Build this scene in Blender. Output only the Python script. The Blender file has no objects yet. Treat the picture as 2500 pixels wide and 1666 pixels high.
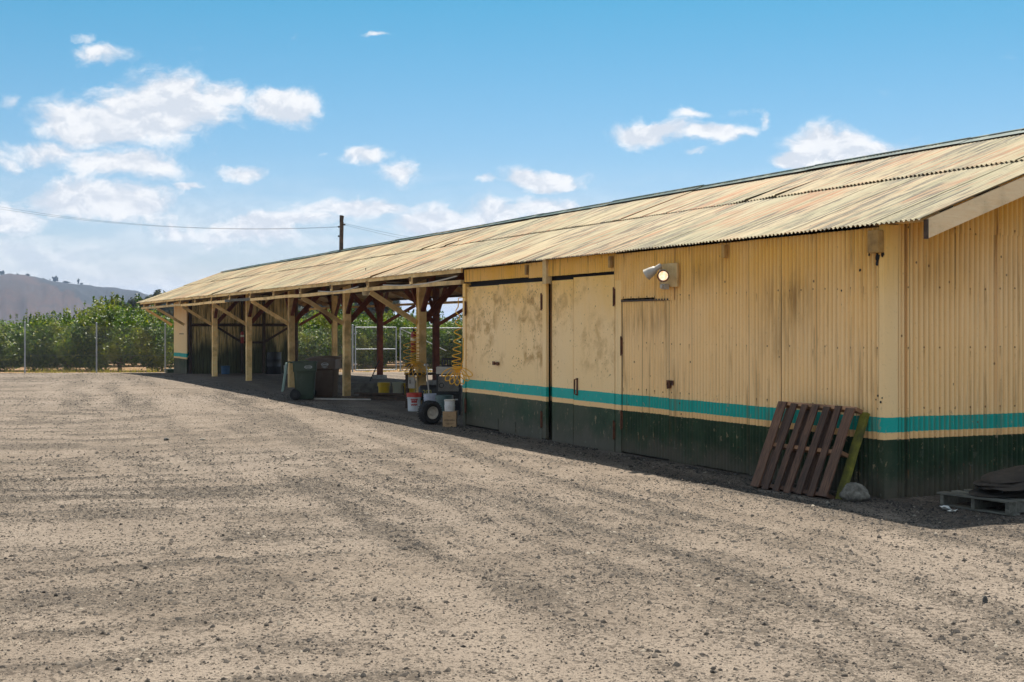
import bpy, math, random
import numpy as np
from mathutils import Vector, Matrix

S = bpy.context.scene
COL = S.collection
# ------------------------------------------------------------------ frame of the place
# X runs along the long wall of the shed away from the near corner, Y points out of the wall into the yard, Z up.
CA, SA = 0.9076, 0.4198                 # view direction = (CA, -SA)
CAMP = Vector((-10.25, 8.81, 1.7))

# ------------------------------------------------------------------ camera
cam_d = bpy.data.cameras.new('camera')
cam = bpy.data.objects.new('camera', cam_d)
COL.objects.link(cam)
cam_d.sensor_width = 36.0
cam_d.lens = 46.08
cam_d.shift_y = -33.0 / 2500.0
cam_d.clip_end = 20000
cam.location = CAMP
cam.rotation_euler = (math.radians(90), 0, math.atan2(-SA, CA) - math.radians(90))
S.camera = cam

# ------------------------------------------------------------------ world, sun, exposure
SUN_DIR = Vector((1.05, -0.86, 2.71)).normalized()
SUN_EL = math.asin(SUN_DIR.z)
SUN_AZ = math.atan2(SUN_DIR.x, SUN_DIR.y)        # clockwise from +Y
S.view_settings.view_transform = 'Standard'
S.view_settings.look = 'None'
S.view_settings.gamma = 1
S.view_settings.use_curve_mapping = False
S.view_settings.exposure = 0.86
SKY_STRENGTH = 0.12


class NT:
    """small helper to write node trees"""
    def __init__(s, tree):
        s.t = tree
    def n(s, kind, **kw):
        nd = s.t.nodes.new(kind)
        for k, v in kw.items():
            if k == 'ins':
                for a, b in v.items():
                    s.set(nd.inputs[a], b)
            else:
                setattr(nd, k, v)
        return nd
    def set(s, sock, v):
        if isinstance(v, bpy.types.NodeSocket):
            s.t.links.new(v, sock)
        elif isinstance(v, (tuple, list)) and len(v) == 3 and sock.type == 'RGBA':
            sock.default_value = (*v, 1)
        else:
            sock.default_value = v
    def m(s, op, a, b=0.5, c=0.5, clamp=False):
        nd = s.n('ShaderNodeMath', operation=op, use_clamp=clamp)
        s.set(nd.inputs[0], a); s.set(nd.inputs[1], b)
        if op in ('MULTIPLY_ADD', 'SMOOTH_MIN', 'SMOOTH_MAX', 'COMPARE'):
            s.set(nd.inputs[2], c)
        return nd.outputs[0]
    def vm(s, op, a, b=(0, 0, 0), sc=None):
        nd = s.n('ShaderNodeVectorMath', operation=op)
        s.set(nd.inputs[0], a)
        if op != 'SCALE':
            s.set(nd.inputs[1], b)
        if sc is not None:
            s.set(nd.inputs['Scale'], sc)
        return nd.outputs['Value'] if op in ('LENGTH', 'DOT_PRODUCT') else nd.outputs[0]
    def mr(s, v, a, b, c=0.0, d=1.0, smooth=True):
        nd = s.n('ShaderNodeMapRange', interpolation_type='SMOOTHSTEP' if smooth else 'LINEAR')
        for i, x in enumerate((v, a, b, c, d)):
            s.set(nd.inputs[i], x)
        return nd.outputs[0]
    def noise(s, vec, scale, detail=4, rough=0.55, dist=0.0, col=False):
        nd = s.n('ShaderNodeTexNoise')
        s.set(nd.inputs['Vector'], vec); s.set(nd.inputs['Scale'], scale)
        s.set(nd.inputs['Detail'], detail); s.set(nd.inputs['Roughness'], rough)
        s.set(nd.inputs['Distortion'], dist)
        return nd.outputs['Color'] if col else nd.outputs['Fac']
    def map(s, vec, scale=(1, 1, 1), loc=(0, 0, 0), rot=(0, 0, 0)):
        nd = s.n('ShaderNodeMapping')
        s.set(nd.inputs['Vector'], vec); s.set(nd.inputs['Scale'], scale)
        s.set(nd.inputs['Location'], loc); s.set(nd.inputs['Rotation'], rot)
        return nd.outputs[0]
    def mix(s, f, a, b, mode='MIX'):
        nd = s.n('ShaderNodeMix', data_type='RGBA', blend_type=mode)
        s.set(nd.inputs[0], f); s.set(nd.inputs[6], a); s.set(nd.inputs[7], b)
        return nd.outputs[2]
    def xyz(s, v):
        nd = s.n('ShaderNodeSeparateXYZ'); s.set(nd.inputs[0], v)
        return nd.outputs


def build_world():
    w = bpy.data.worlds.new('World')
    S.world = w
    w.use_nodes = True
    w.node_tree.nodes.clear()
    t = NT(w.node_tree)
    sky = t.n('ShaderNodeTexSky', sky_type='NISHITA')
    sky.sun_disc = False
    sky.sun_elevation = SUN_EL
    sky.sun_rotation = SUN_AZ
    sky.air_density = 1.0; sky.dust_density = 0.6; sky.ozone_density = 2.0
    tc = t.n('ShaderNodeTexCoord')
    d = t.vm('NORMALIZE', tc.outputs['Generated'])
    sx = t.xyz(d)
    el = t.m('ARCSINE', sx[2])                                   # radians
    az = t.m('ARCTAN2', t.m('ADD', t.m('MULTIPLY', sx[0], -SA), t.m('MULTIPLY', sx[1], -CA)),
             t.m('ADD', t.m('MULTIPLY', sx[0], CA), t.m('MULTIPLY', sx[1], -SA)))   # + to the right
    # photographic sky colour: deep azure high up, pale towards the horizon
    hz = t.mr(el, 0.0, 0.30, 1.0, 0.0, smooth=False)
    tint = t.mix(t.mr(el, 0.0, 0.26, smooth=False), (0.508, 0.462, 0.553), (0.136, 0.432, 0.474))
    base = t.mix(1.0, sky.outputs[0], tint, 'MULTIPLY')
    # clouds: warped density field on (azimuth, elevation)
    cv = t.n('ShaderNodeCombineXYZ')
    t.set(cv.inputs[0], az); t.set(cv.inputs[1], t.m('MULTIPLY', el, 1.5)); t.set(cv.inputs[2], 0.0)
    c0 = cv.outputs[0]
    wn = t.noise(c0, 14.0, 5, 0.6, 0, True)
    warp = t.vm('SCALE', t.vm('SUBTRACT', wn, (0.5, 0.5, 0.5)), sc=0.050)
    cw = t.vm('ADD', c0, warp)
    n1 = t.noise(cw, 26.0, 9, 0.62, 0.15)
    n2 = t.noise(t.vm('ADD', cw, (0.004, 0.010, 0)), 26.0, 9, 0.62, 0.15)
    wx = t.xyz(cw)
    # single cumulus: (azimuth, elevation*1.5, half width, half height, weight)
    f = 3200.0
    def blob(u, v, hw, hh, k=1.0, flat=0.0):
        a = math.atan2(u - 1250, f)
        e = math.atan2(800 - v, math.hypot(f, u - 1250)) * 1.5
        return (a, e, hw / f, hh / f * 1.5, k)
    blobs = [blob(395, 270, 120, 72, 1.15), blob(270, 300, 150, 50, 1.0), blob(530, 232, 60, 34, 0.75),
             blob(300, 395, 110, 34, 0.95), blob(90, 370, 140, 28, 0.62), blob(15, 390, 45, 30, 0.6),
             blob(690, 258, 80, 34, 0.95), blob(590, 415, 55, 20, 0.75), blob(455, 450, 40, 12, 0.55),
             blob(245, 490, 130, 48, 1.1), blob(110, 480, 55, 35, 0.6), blob(330, 530, 120, 30, 0.6), blob(40, 530, 110, 60, 0.65),
             blob(240, 125, 62, 22, 0.62), blob(205, 88, 34, 10, 0.45), blob(15, 240, 30, 18, 0.5),
             blob(900, 74, 26, 8, 0.5), blob(900, 375, 70, 26, 0.7), blob(990, 415, 62, 28, 0.65), blob(780, 365, 16, 8, 0.4),
             blob(880, 508, 130, 28, 0.85), blob(760, 540, 110, 30, 0.7), blob(620, 565, 150, 44, 0.8), blob(1060, 555, 120, 42, 0.95), blob(430, 560, 120, 34, 0.6),
             blob(1320, 443, 90, 26, 0.95), blob(1330, 510, 95, 30, 0.8), blob(1210, 525, 90, 34, 0.8), blob(1180, 448, 50, 14, 0.5),
             blob(1600, 322, 90, 24, 0.95), blob(1730, 322, 80, 22, 0.8), blob(1680, 280, 34, 15, 0.62), blob(1800, 270, 60, 16, 0.42),
             blob(1855, 290, 22, 28, 0.45), blob(1700, 368, 36, 9, 0.4),
             blob(2030, 352, 85, 46, 1.15), blob(2080, 388, 140, 42, 1.0), blob(1960, 398, 70, 26, 0.9)]
    m = None
    for a, e, hw, hh, k in blobs:
        dx = t.m('MULTIPLY', t.m('SUBTRACT', wx[0], a), 1 / hw)
        dy = t.m('MULTIPLY', t.m('SUBTRACT', wx[1], e), 1 / hh)
        r2 = t.m('ADD', t.m('MULTIPLY', dx, dx), t.m('MULTIPLY', dy, dy))
        g = t.m('MULTIPLY', t.m('EXPONENT', t.m('MULTIPLY', r2, -0.75)), k * 1.12)
        m = g if m is None else t.m('MAXIMUM', m, g)
    # rest of the sky, out of view: cumulus by noise, thickened for fill light
    far = t.mr(t.m('ABSOLUTE', az), 0.42, 0.62)
    wide = t.noise(t.map(d, (1, 1, 2.4)), 3.2, 4, 0.5)
    gen = t.m('MULTIPLY', t.mr(wide, 0.42, 0.58), far)
    m = t.m('MAXIMUM', m, gen)
    # thin low sheet of cloud above the horizon
    low = t.m('MULTIPLY', t.mr(el, 0.135, 0.03), t.mr(t.noise(t.map(cw, (0.6, 2.2, 1)), 9.0, 5, 0.55), 0.30, 0.64))
    dens = t.m('ADD', m, t.m('MULTIPLY', t.m('SUBTRACT', n1, 0.5), 1.4))
    dens2 = t.m('ADD', m, t.m('MULTIPLY', t.m('SUBTRACT', n2, 0.5), 1.4))
    alpha = t.mr(dens, 0.20, 0.78)
    thin = t.m('MULTIPLY', low, 0.78)
    alpha = t.m('MAXIMUM', t.m('MULTIPLY', alpha, 0.97), thin)
    # light from above-right: brighter where density falls off in that direction
    sh = t.mr(t.m('SUBTRACT', dens, dens2), -0.14, 0.14, 0.0, 1.0)
    core = t.mr(dens, 0.7, 1.5)
    sh = t.m('SUBTRACT', sh, t.m('MULTIPLY', core, 0.25))
    ccol = t.mix(sh, (0.40, 0.425, 0.465), (0.55, 0.55, 0.553))
    ccol = t.vm('SCALE', ccol, sc=1.0 / SKY_STRENGTH)
    fin = t.mix(alpha, base, ccol)
    # below the horizon: a dull ground tone
    fin = t.mix(t.mr(el, -0.01, 0.0), t.vm('SCALE', (0.17, 0.155, 0.13), sc=1.0 / SKY_STRENGTH), fin)
    bg = t.n('ShaderNodeBackground')
    t.set(bg.inputs[0], fin); bg.inputs[1].default_value = SKY_STRENGTH
    out = t.n('ShaderNodeOutputWorld')
    w.node_tree.links.new(bg.outputs[0], out.inputs[0])
build_world()

sun_d = bpy.data.lights.new('sun', 'SUN')
sun_d.energy = 5.0
sun_d.angle = math.radians(0.53)
sun_d.color = (1.0, 0.93, 0.82)
sun = bpy.data.objects.new('sun', sun_d)
COL.objects.link(sun)
sun.rotation_euler = SUN_DIR.to_track_quat('Z', 'Y').to_euler()
sun.location = (0, 0, 40)

# ------------------------------------------------------------------ terrain height
def cz(x, y):                        # distance ahead of the camera
    return (x - CAMP.x) * CA - (y - CAMP.y) * SA
def gz(x, y):
    Z = cz(x, y)
    if Z <= 40: return 0.0
    if Z < 62: return -0.00085 * (Z - 40) ** 2
    return -0.411 - 0.10 * min(1.0, (Z - 62) / 20)
def cam_pt(x, Z, z=None):            # right of the view axis, ahead -> world
    A = -SA * x + CA * Z; L = CA * x + SA * Z
    X, Y = A + CAMP.x, CAMP.y - L
    return Vector((X, Y, gz(X, Y) if z is None else z))

# ------------------------------------------------------------------ mesh builder
class MB:
    def __init__(s):
        s.v = []; s.f = []
    def add(s, vs, fs):
        o = len(s.v)
        s.v += [tuple(p) for p in vs]
        s.f += [tuple(i + o for i in q) for q in fs]
        return s
    def box(s, x0, x1, y0, y1, z0, z1):
        v = [(x0, y0, z0), (x1, y0, z0), (x1, y1, z0), (x0, y1, z0), (x0, y0, z1), (x1, y0, z1), (x1, y1, z1), (x0, y1, z1)]
        return s.add(v, [(0, 3, 2, 1), (4, 5, 6, 7), (0, 1, 5, 4), (1, 2, 6, 5), (2, 3, 7, 6), (3, 0, 4, 7)])
    def beam(s, a, b, w, h, up=(0, 0, 1), seg=1, jit=0.0):
        a = Vector(a); b = Vector(b); d = (b - a).normalized()
        u = Vector(up)
        x = d.cross(u)
        if x.length < 1e-4: x = d.cross(Vector((0, 1, 0)))
        x.normalize(); y = x.cross(d)
        vs = []; fs = []
        for k in range(seg + 1):
            p = a.lerp(b, k / seg)
            if jit and 0 < k < seg:
                p = p + x * random.uniform(-jit, jit) + y * random.uniform(-jit, jit)
            for sx, sy in ((-1, -1), (1, -1), (1, 1), (-1, 1)):
                vs.append(p + x * (sx * w / 2) + y * (sy * h / 2))
            if k:
                o = 4 * (k - 1)
                for i in range(4):
                    j = (i + 1) % 4
                    fs.append((o + i, o + j, o + 4 + j, o + 4 + i))
        fs.append((3, 2, 1, 0)); o = 4 * seg; fs.append((o, o + 1, o + 2, o + 3))
        return s.add(vs, fs)
    def tube(s, pts, r, n=6, caps=True, closed=False):
        pts = [Vector(p) for p in pts]; N = len(pts)
        rs = r if isinstance(r, (list, tuple)) else [r] * N
        vs = []; fs = []; px = None
        for k, p in enumerate(pts):
            if closed: d = pts[(k + 1) % N] - pts[k - 1]
            else: d = pts[min(k + 1, N - 1)] - pts[max(k - 1, 0)]
            d.normalize()
            if px is None:
                px = d.orthogonal().normalized()
            px = (px - d * px.dot(d)).normalized(); py = d.cross(px)
            for i in range(n):
                a = 2 * math.pi * i / n
                vs.append(p + (px * math.cos(a) + py * math.sin(a)) * rs[k])
        R = N if closed else N - 1
        for k in range(R):
            for i in range(n):
                j = (i + 1) % n; k2 = (k + 1) % N
                fs.append((k * n + i, k * n + j, k2 * n + j, k2 * n + i))
        if caps and not closed:
            fs.append(tuple(range(n - 1, -1, -1))); fs.append(tuple((N - 1) * n + i for i in range(n)))
        return s.add(vs, fs)
    def lathe(s, prof, c=(0, 0, 0), n=20, axis=(0, 0, 1), cap=True):
        ax = Vector(axis).normalized(); px = ax.orthogonal().normalized(); py = ax.cross(px); c = Vector(c)
        vs = []; fs = []
        for r, h in prof:
            for i in range(n):
                a = 2 * math.pi * i / n
                vs.append(c + ax * h + (px * math.cos(a) + py * math.sin(a)) * r)
        for k in range(len(prof) - 1):
            for i in range(n):
                j = (i + 1) % n
                fs.append((k * n + i, k * n + j, (k + 1) * n + j, (k + 1) * n + i))
        if cap:
            fs.append(tuple(range(n - 1, -1, -1))); fs.append(tuple((len(prof) - 1) * n + i for i in range(n)))
        return s.add(vs, fs)
    def xf(s, M):
        s.v = [tuple(M @ Vector(p)) for p in s.v]
        return s
    def mesh(s, name, mat=None, smooth=False):
        me = bpy.data.meshes.new(name)
        me.from_pydata(s.v, [], s.f); me.update()
        if mat: me.materials.append(mat)
        if smooth:
            me.polygons.foreach_set('use_smooth', [True] * len(me.polygons))
            if smooth == 'auto':
                try: me.set_sharp_from_angle(angle=math.radians(38))
                except Exception: pass
        return me
    def build(s, name, mat=None, parent=None, smooth=False, bevel=0, M=None):
        ob = bpy.data.objects.new(name, s.mesh(name, mat, smooth))
        COL.objects.link(ob)
        if parent: ob.parent = parent
        if M is not None: ob.matrix_local = M
        if bevel:
            b = ob.modifiers.new('bevel', 'BEVEL'); b.width = bevel; b.segments = 2; b.limit_method = 'ANGLE'
        return ob
def link(me, name, parent=None, M=None):
    ob = bpy.data.objects.new(name, me); COL.objects.link(ob)
    if parent: ob.parent = parent
    if M is not None: ob.matrix_local = M
    return ob
def tag(o, label=None, cat=None, group=None, kind=None):
    if label: o['label'] = label
    if cat: o['category'] = cat
    if group: o['group'] = group
    if kind: o['kind'] = kind
    return o
def empty(name, loc=(0, 0, 0), rz=0, label=None, cat=None, group=None):
    o = bpy.data.objects.new(name, None); COL.objects.link(o)
    o.location = loc; o.rotation_euler = (0, 0, rz); o.empty_display_size = 0.2
    return tag(o, label, cat, group)
def copy_tree(o, parent=None):
    c = o.copy(); COL.objects.link(c)
    if parent: c.parent = parent
    for ch in o.children: copy_tree(ch, c)
    return c
def text_part(name, body, size, mat, parent, M, ext=0.001):
    cu = bpy.data.curves.new(name, 'FONT'); cu.body = body; cu.size = size; cu.extrude = ext
    cu.align_x = 'CENTER'; cu.align_y = 'CENTER'
    tmp = bpy.data.objects.new('tmp_text', cu); COL.objects.link(tmp)
    bpy.context.view_layer.update()
    me = bpy.data.meshes.new_from_object(tmp.evaluated_get(bpy.context.evaluated_depsgraph_get()))
    bpy.data.objects.remove(tmp); me.name = name
    me.materials.clear(); me.materials.append(mat)
    return link(me, name, parent, M)

# ------------------------------------------------------------------ materials
def new_mat(name):
    m = bpy.data.materials.new(name); m.use_nodes = True
    m.node_tree.nodes.clear()
    t = NT(m.node_tree)
    b = t.n('ShaderNodeBsdfPrincipled'); o = t.n('ShaderNodeOutputMaterial')
    m.node_tree.links.new(b.outputs[0], o.inputs[0])
    return m, t, b, o
def bump(t, b, h, strength=0.3, dist=0.01):
    n = t.n('ShaderNodeBump'); t.set(n.inputs['Height'], h)
    n.inputs['Strength'].default_value = strength; n.inputs['Distance'].default_value = dist
    t.set(b.inputs['Normal'], n.outputs[0])
def simple(name, col, rough=0.6, var=0.25, scale=6.0, metal=0.0, bmp=0.1, dirt=None, dirt_amt=0.3):
    m, t, b, o = new_mat(name)
    tc = t.n('ShaderNodeTexCoord').outputs['Object']
    n = t.noise(tc, scale, 6, 0.6)
    lo = tuple(c * (1 - var) for c in col); hi = tuple(min(1, c * (1 + var)) for c in col)
    c = t.mix(t.mr(n, 0.3, 0.7), lo, hi)
    if dirt:
        d = t.mr(t.noise(t.map(tc, (1, 1, 0.5), (3, 7, 1)), scale * 1.7, 7, 0.65), 0.48, 0.66)
        c = t.mix(t.m('MULTIPLY', d, dirt_amt), c, dirt)
    t.set(b.inputs['Base Color'], c)
    b.inputs['Roughness'].default_value = rough; b.inputs['Metallic'].default_value = metal
    if bmp: bump(t, b, t.noise(tc, scale * 8, 4, 0.6), bmp, 0.004)
    return m

def building_paint(name, ribbed=True, dents=0.0, zoff=0.0, stained=0.3, wear=0.3):
    """cream over teal stripe over peach line over dark green; follows height on the wall"""
    m, t, b, o = new_mat(name)
    P = t.n('ShaderNodeNewGeometry').outputs['Position']
    oi = t.n('ShaderNodeObjectInfo').outputs['Random']
    x, y, z = t.xyz(P)
    zz = t.m('ADD', z, zoff)
    zz = t.m('ADD', zz, t.m('MULTIPLY', t.m('SUBTRACT', t.noise(P, 1.6, 2), 0.5), 0.014))
    zz = t.m('ADD', zz, t.m('MULTIPLY', t.m('SUBTRACT', t.noise(P, 22, 3), 0.5), 0.012))
    zz = t.m('ADD', zz, t.m('MULTIPLY', t.m('SUBTRACT', oi, 0.5), 0.010))
    # cream: paler low down, deeper ochre towards the eaves
    ochre_h = t.m('ADD', zz, t.m('MULTIPLY', t.m('SUBTRACT', t.noise(t.map(P, (1, 1, 0.35)), 2.2, 4), 0.5), 0.7))
    ochre_h = t.m('ADD', t.m('SUBTRACT', ochre_h, 0.12), t.m('MULTIPLY', y, 0.30))          # on the gable the change rises with the rake
    cream = t.mix(t.mr(ochre_h, 1.35, 2.75), (0.99, 0.69, 0.335), (0.88, 0.47, 0.045))
    cream = t.mix(t.m('MULTIPLY', t.mr(t.noise(P, 0.9, 4), 0.35, 0.7), 0.25), cream, (0.97, 0.74, 0.44))
    teal = t.mix(t.noise(P, 5.0, 5), (0.0, 0.33, 0.28), (0.015, 0.46, 0.39))
    peach = (0.93, 0.60, 0.27)
    green = t.mix(t.mr(t.noise(P, 2.5, 6, 0.6), 0.35, 0.7), (0.008, 0.034, 0.012), (0.026, 0.062, 0.028))
    s1 = t.mr(zz, 0.802, 0.806); s2 = t.mr(zz, 0.653, 0.657); s3 = t.mr(zz, 0.582, 0.587)
    if not ribbed: green = t.mix(t.mr(t.noise(P, 1.3, 5), 0.35, 0.65), green, (0.050, 0.062, 0.034))
    c = t.mix(s3, green, peach); c = t.mix(s2, c, teal); c = t.mix(s1, c, cream)
    # vertical rusty runs and grime
    run = t.noise(t.map(P, (14, 14, 0.55), (0, 0, 2.1)), 1.0, 6, 0.65)
    runm = t.m('MULTIPLY', t.mr(run, 0.52, 0.66), t.mr(t.noise(P, 0.8, 3), 0.40, 0.58))
    c = t.mix(t.m('MULTIPLY', runm, t.mr(zz, 0.57, 0.59, 0.12, stained + (0.2 if ribbed else 0.0))), c, (0.20, 0.105, 0.03))
    if ribbed:
        for (sx_, sz_, wx_, wz_, k_) in ((1.55, 2.02, 0.42, 0.30, 0.75), (1.75, 1.55, 0.35, 0.25, 0.4), (4.6, 1.80, 0.62, 0.22, 0.55), (4.13, 1.25, 0.12, 0.30, 0.5), (0.3, 2.3, 0.3, 0.3, 0.4), (3.1, 2.4, 0.5, 0.25, 0.35)):
            ddx = t.m('MULTIPLY', t.m('SUBTRACT', t.m('SUBTRACT', x, t.m('MULTIPLY', y, 0.0)), sx_), 1 / wx_); ddz = t.m('MULTIPLY', t.m('SUBTRACT', zz, sz_), 1 / wz_)
            gm = t.m('EXPONENT', t.m('MULTIPLY', t.m('ADD', t.m('MULTIPLY', ddx, ddx), t.m('MULTIPLY', ddz, ddz)), -1.0))
            rn = t.mr(t.noise(t.map(P, (16, 1, 1.1), (sx_, 0, 4)), 1.0, 5, 0.65), 0.36, 0.62)
            c = t.mix(t.m('MULTIPLY', t.m('MULTIPLY', gm, rn), k_), c, (0.24, 0.115, 0.025))
    # nail holes, chips and rust pips
    vor = t.n('ShaderNodeTexVoronoi', feature='F1'); t.set(vor.inputs['Vector'], t.map(P, (1, 1, 0.62))); vor.inputs['Scale'].default_value = 9.0
    pip = t.m('MULTIPLY', t.mr(vor.outputs['Distance'], 0.10, 0.055), t.mr(t.noise(P, 3.3, 3), 0.46, 0.54))
    c = t.mix(t.m('MULTIPLY', pip, 0.85), c, (0.10, 0.045, 0.015))
    sxy = t.m('ADD', x, y)
    un = t.m('MULTIPLY', t.m('SUBTRACT', t.m('FRACT', t.m('MULTIPLY', sxy, 1 / 0.204)), 0.5), 0.204)
    rowz = t.m('MULTIPLY', t.m('SUBTRACT', t.m('FRACT', t.m('MULTIPLY', t.m('ADD', zz, t.m('MULTIPLY', t.noise(P, 2.0, 1), 0.06)), 1 / 0.61)), 0.5), 0.61)
    drop = t.mr(t.noise(t.map(P, loc=(3, 3, 3)), 4.5, 2), 0.42, 0.50)
    dn_ = t.m('SQRT', t.m('ADD', t.m('MULTIPLY', un, un), t.m('MULTIPLY', rowz, rowz)))
    nail = t.m('MULTIPLY', t.mr(dn_, 0.013, 0.007), drop)
    drip = t.m('MULTIPLY', t.m('MULTIPLY', t.mr(t.m('ABSOLUTE', un), 0.011, 0.003), t.m('MULTIPLY', t.mr(rowz, -0.15, -0.01), t.mr(rowz, 0.01, 0.0))), t.mr(t.noise(P, 6.0, 2), 0.48, 0.60))
    if ribbed:
        c = t.mix(t.m('MULTIPLY', drip, 0.7), c, (0.28, 0.13, 0.03))
        c = t.mix(t.m('MULTIPLY', nail, 0.85), c, (0.09, 0.04, 0.015))
    fine = t.mr(t.noise(P, 38.0, 5, 0.7), 0.58, 0.74)
    c = t.mix(t.m('MULTIPLY', fine, 0.35), c, (0.25, 0.15, 0.06))
    if ribbed:
        va = t.n('ShaderNodeAttribute', attribute_name='valley').outputs['Fac']
        la = t.n('ShaderNodeAttribute', attribute_name='lap').outputs['Fac']
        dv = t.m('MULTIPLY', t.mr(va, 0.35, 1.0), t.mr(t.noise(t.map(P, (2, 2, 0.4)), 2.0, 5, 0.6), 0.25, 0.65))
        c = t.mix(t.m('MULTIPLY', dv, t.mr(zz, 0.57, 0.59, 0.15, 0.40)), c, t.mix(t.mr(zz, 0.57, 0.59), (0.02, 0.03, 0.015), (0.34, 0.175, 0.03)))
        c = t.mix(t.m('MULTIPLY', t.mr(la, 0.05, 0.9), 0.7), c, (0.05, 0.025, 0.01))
    # splash dirt and scuffs near the ground
    spl = t.m('MULTIPLY', t.mr(t.m('SUBTRACT', zz, t.m('MULTIPLY', t.noise(P, 3.0, 6, 0.65), 0.55)), 0.12, -0.25), 0.75)
    chp2 = t.m('MULTIPLY', t.mr(t.noise(t.map(P, (1, 1, 0.5), (1, 9, 4)), 16, 6, 0.7), 0.60, 0.66), 0.6)
    c = t.mix(t.m('MULTIPLY', chp2, t.mr(zz, 1.0, 0.8)), c, (0.40, 0.30, 0.17))
    c = t.mix(spl, c, (0.13, 0.11, 0.08))
    chip = t.m('MULTIPLY', t.mr(t.noise(t.map(P, (1, 1, 0.6), (5, 2, 9)), 7.5, 7, 0.7), 0.62, 0.68), t.mr(zz, 0.6, 0.3))
    c = t.mix(t.m('MULTIPLY', chip, wear), c, (0.26, 0.25, 0.19))
    if dents:
        dn = t.noise(t.map(P, (1.0, 1, 0.9), (4, 0, 3)), 4.0, 7, 0.70, 0.5)
        area = t.mr(t.noise(t.map(P, (1, 1, 0.7), (1.7, 0, 0.4)), 0.9, 2), 0.42, 0.56)
        st = t.m('MULTIPLY', t.m('MULTIPLY', t.mr(dn, 0.43, 0.64), area), t.mr(zz, 0.95, 1.25))
        c = t.mix(t.m('MULTIPLY', st, dents), c, (0.43, 0.22, 0.045))
        v2 = t.n('ShaderNodeTexVoronoi', feature='F1'); t.set(v2.inputs['Vector'], P); v2.inputs['Scale'].default_value = 16.0
        pk = t.m('MULTIPLY', t.m('MULTIPLY', t.mr(v2.outputs['Distance'], 0.27, 0.14), t.mr(t.noise(P, 1.7, 3), 0.46, 0.54)), t.mr(zz, 0.9, 1.1))
        c = t.mix(t.m('MULTIPLY', pk, min(1, dents)), c, (0.26, 0.13, 0.035))
    t.set(b.inputs['Base Color'], c)
    b.inputs['Roughness'].default_value = 0.42 if ribbed else 0.55
    b.inputs['Specular IOR Level'].default_value = 0.25
    h = t.m('ADD', t.m('MULTIPLY', t.noise(P, 7.0, 3), 0.6), t.m('MULTIPLY', t.noise(P, 60.0, 4), 0.12))
    bump(t, b, h, 0.35, 0.03 if not ribbed else 0.012)
    return m

def roof_metal():
    m, t, b, o = new_mat('roof_metal')
    O = t.n('ShaderNodeTexCoord').outputs['Object']
    oi = t.n('ShaderNodeObjectInfo').outputs['Random']
    off = t.n('ShaderNodeCombineXYZ'); t.set(off.inputs[0], t.m('MULTIPLY', oi, 91.0)); t.set(off.inputs[1], t.m('MULTIPLY', oi, 37.0))
    P = t.vm('ADD', O, off.outputs[0])
    W = t.n('ShaderNodeNewGeometry').outputs['Position']
    streak = lambda sx, sy, loc, d=6, r=0.62: t.noise(t.map(P, (sx, sy, 1), loc), 1.0, d, r)
    c = t.mix(t.mr(streak(5, 0.6, (0, 0, 0)), 0.38, 0.62), (0.37, 0.335, 0.195), (0.53, 0.445, 0.275))
    c = t.mix(t.m('MULTIPLY', t.mr(oi, 0.3, 0.9), 0.42), c, (0.64, 0.47, 0.27))
    rust = t.mr(streak(7, 0.4, (7, 3, 0)), 0.46, 0.62)
    area = t.mr(t.noise(W, 0.55, 4, 0.6), 0.40, 0.56)
    rust = t.m('MULTIPLY', rust, area)
    c = t.mix(t.m('MULTIPLY', rust, 0.88), c, (0.45, 0.20, 0.085))
    c = t.mix(t.m('MULTIPLY', t.mr(streak(30, 1.3, (2, 8, 0)), 0.55, 0.66), 0.6), c, (0.33, 0.15, 0.07))
    dark = t.m('MULTIPLY', t.mr(streak(30, 0.8, (1, 1, 5), 7, 0.70), 0.48, 0.56), t.mr(t.noise(W, 0.7, 4, 0.6, 0.4), 0.40, 0.54))
    c = t.mix(t.m('MULTIPLY', dark, 0.90), c, (0.115, 0.10, 0.07))
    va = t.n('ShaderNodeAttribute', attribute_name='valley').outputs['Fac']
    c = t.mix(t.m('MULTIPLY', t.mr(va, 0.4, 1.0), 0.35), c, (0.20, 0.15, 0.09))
    v = t.n('ShaderNodeTexVoronoi', feature='F1'); t.set(v.inputs['Vector'], P); v.inputs['Scale'].default_value = 6.0
    c = t.mix(t.m('MULTIPLY', t.mr(v.outputs['Distance'], 0.07, 0.04), 0.8), c, (0.10, 0.07, 0.05))
    c = t.mix(t.m('MULTIPLY', t.mr(t.noise(P, 45, 4, 0.7), 0.6, 0.8), 0.3), c, (0.3, 0.24, 0.17))
    t.set(b.inputs['Base Color'], t.vm('SCALE', c, sc=0.76))
    b.inputs['Roughness'].default_value = 0.72; b.inputs['Specular IOR Level'].default_value = 0.25
    bump(t, b, t.noise(t.map(P, (3, 1, 1)), 12, 4), 0.2, 0.01)
    return m

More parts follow.
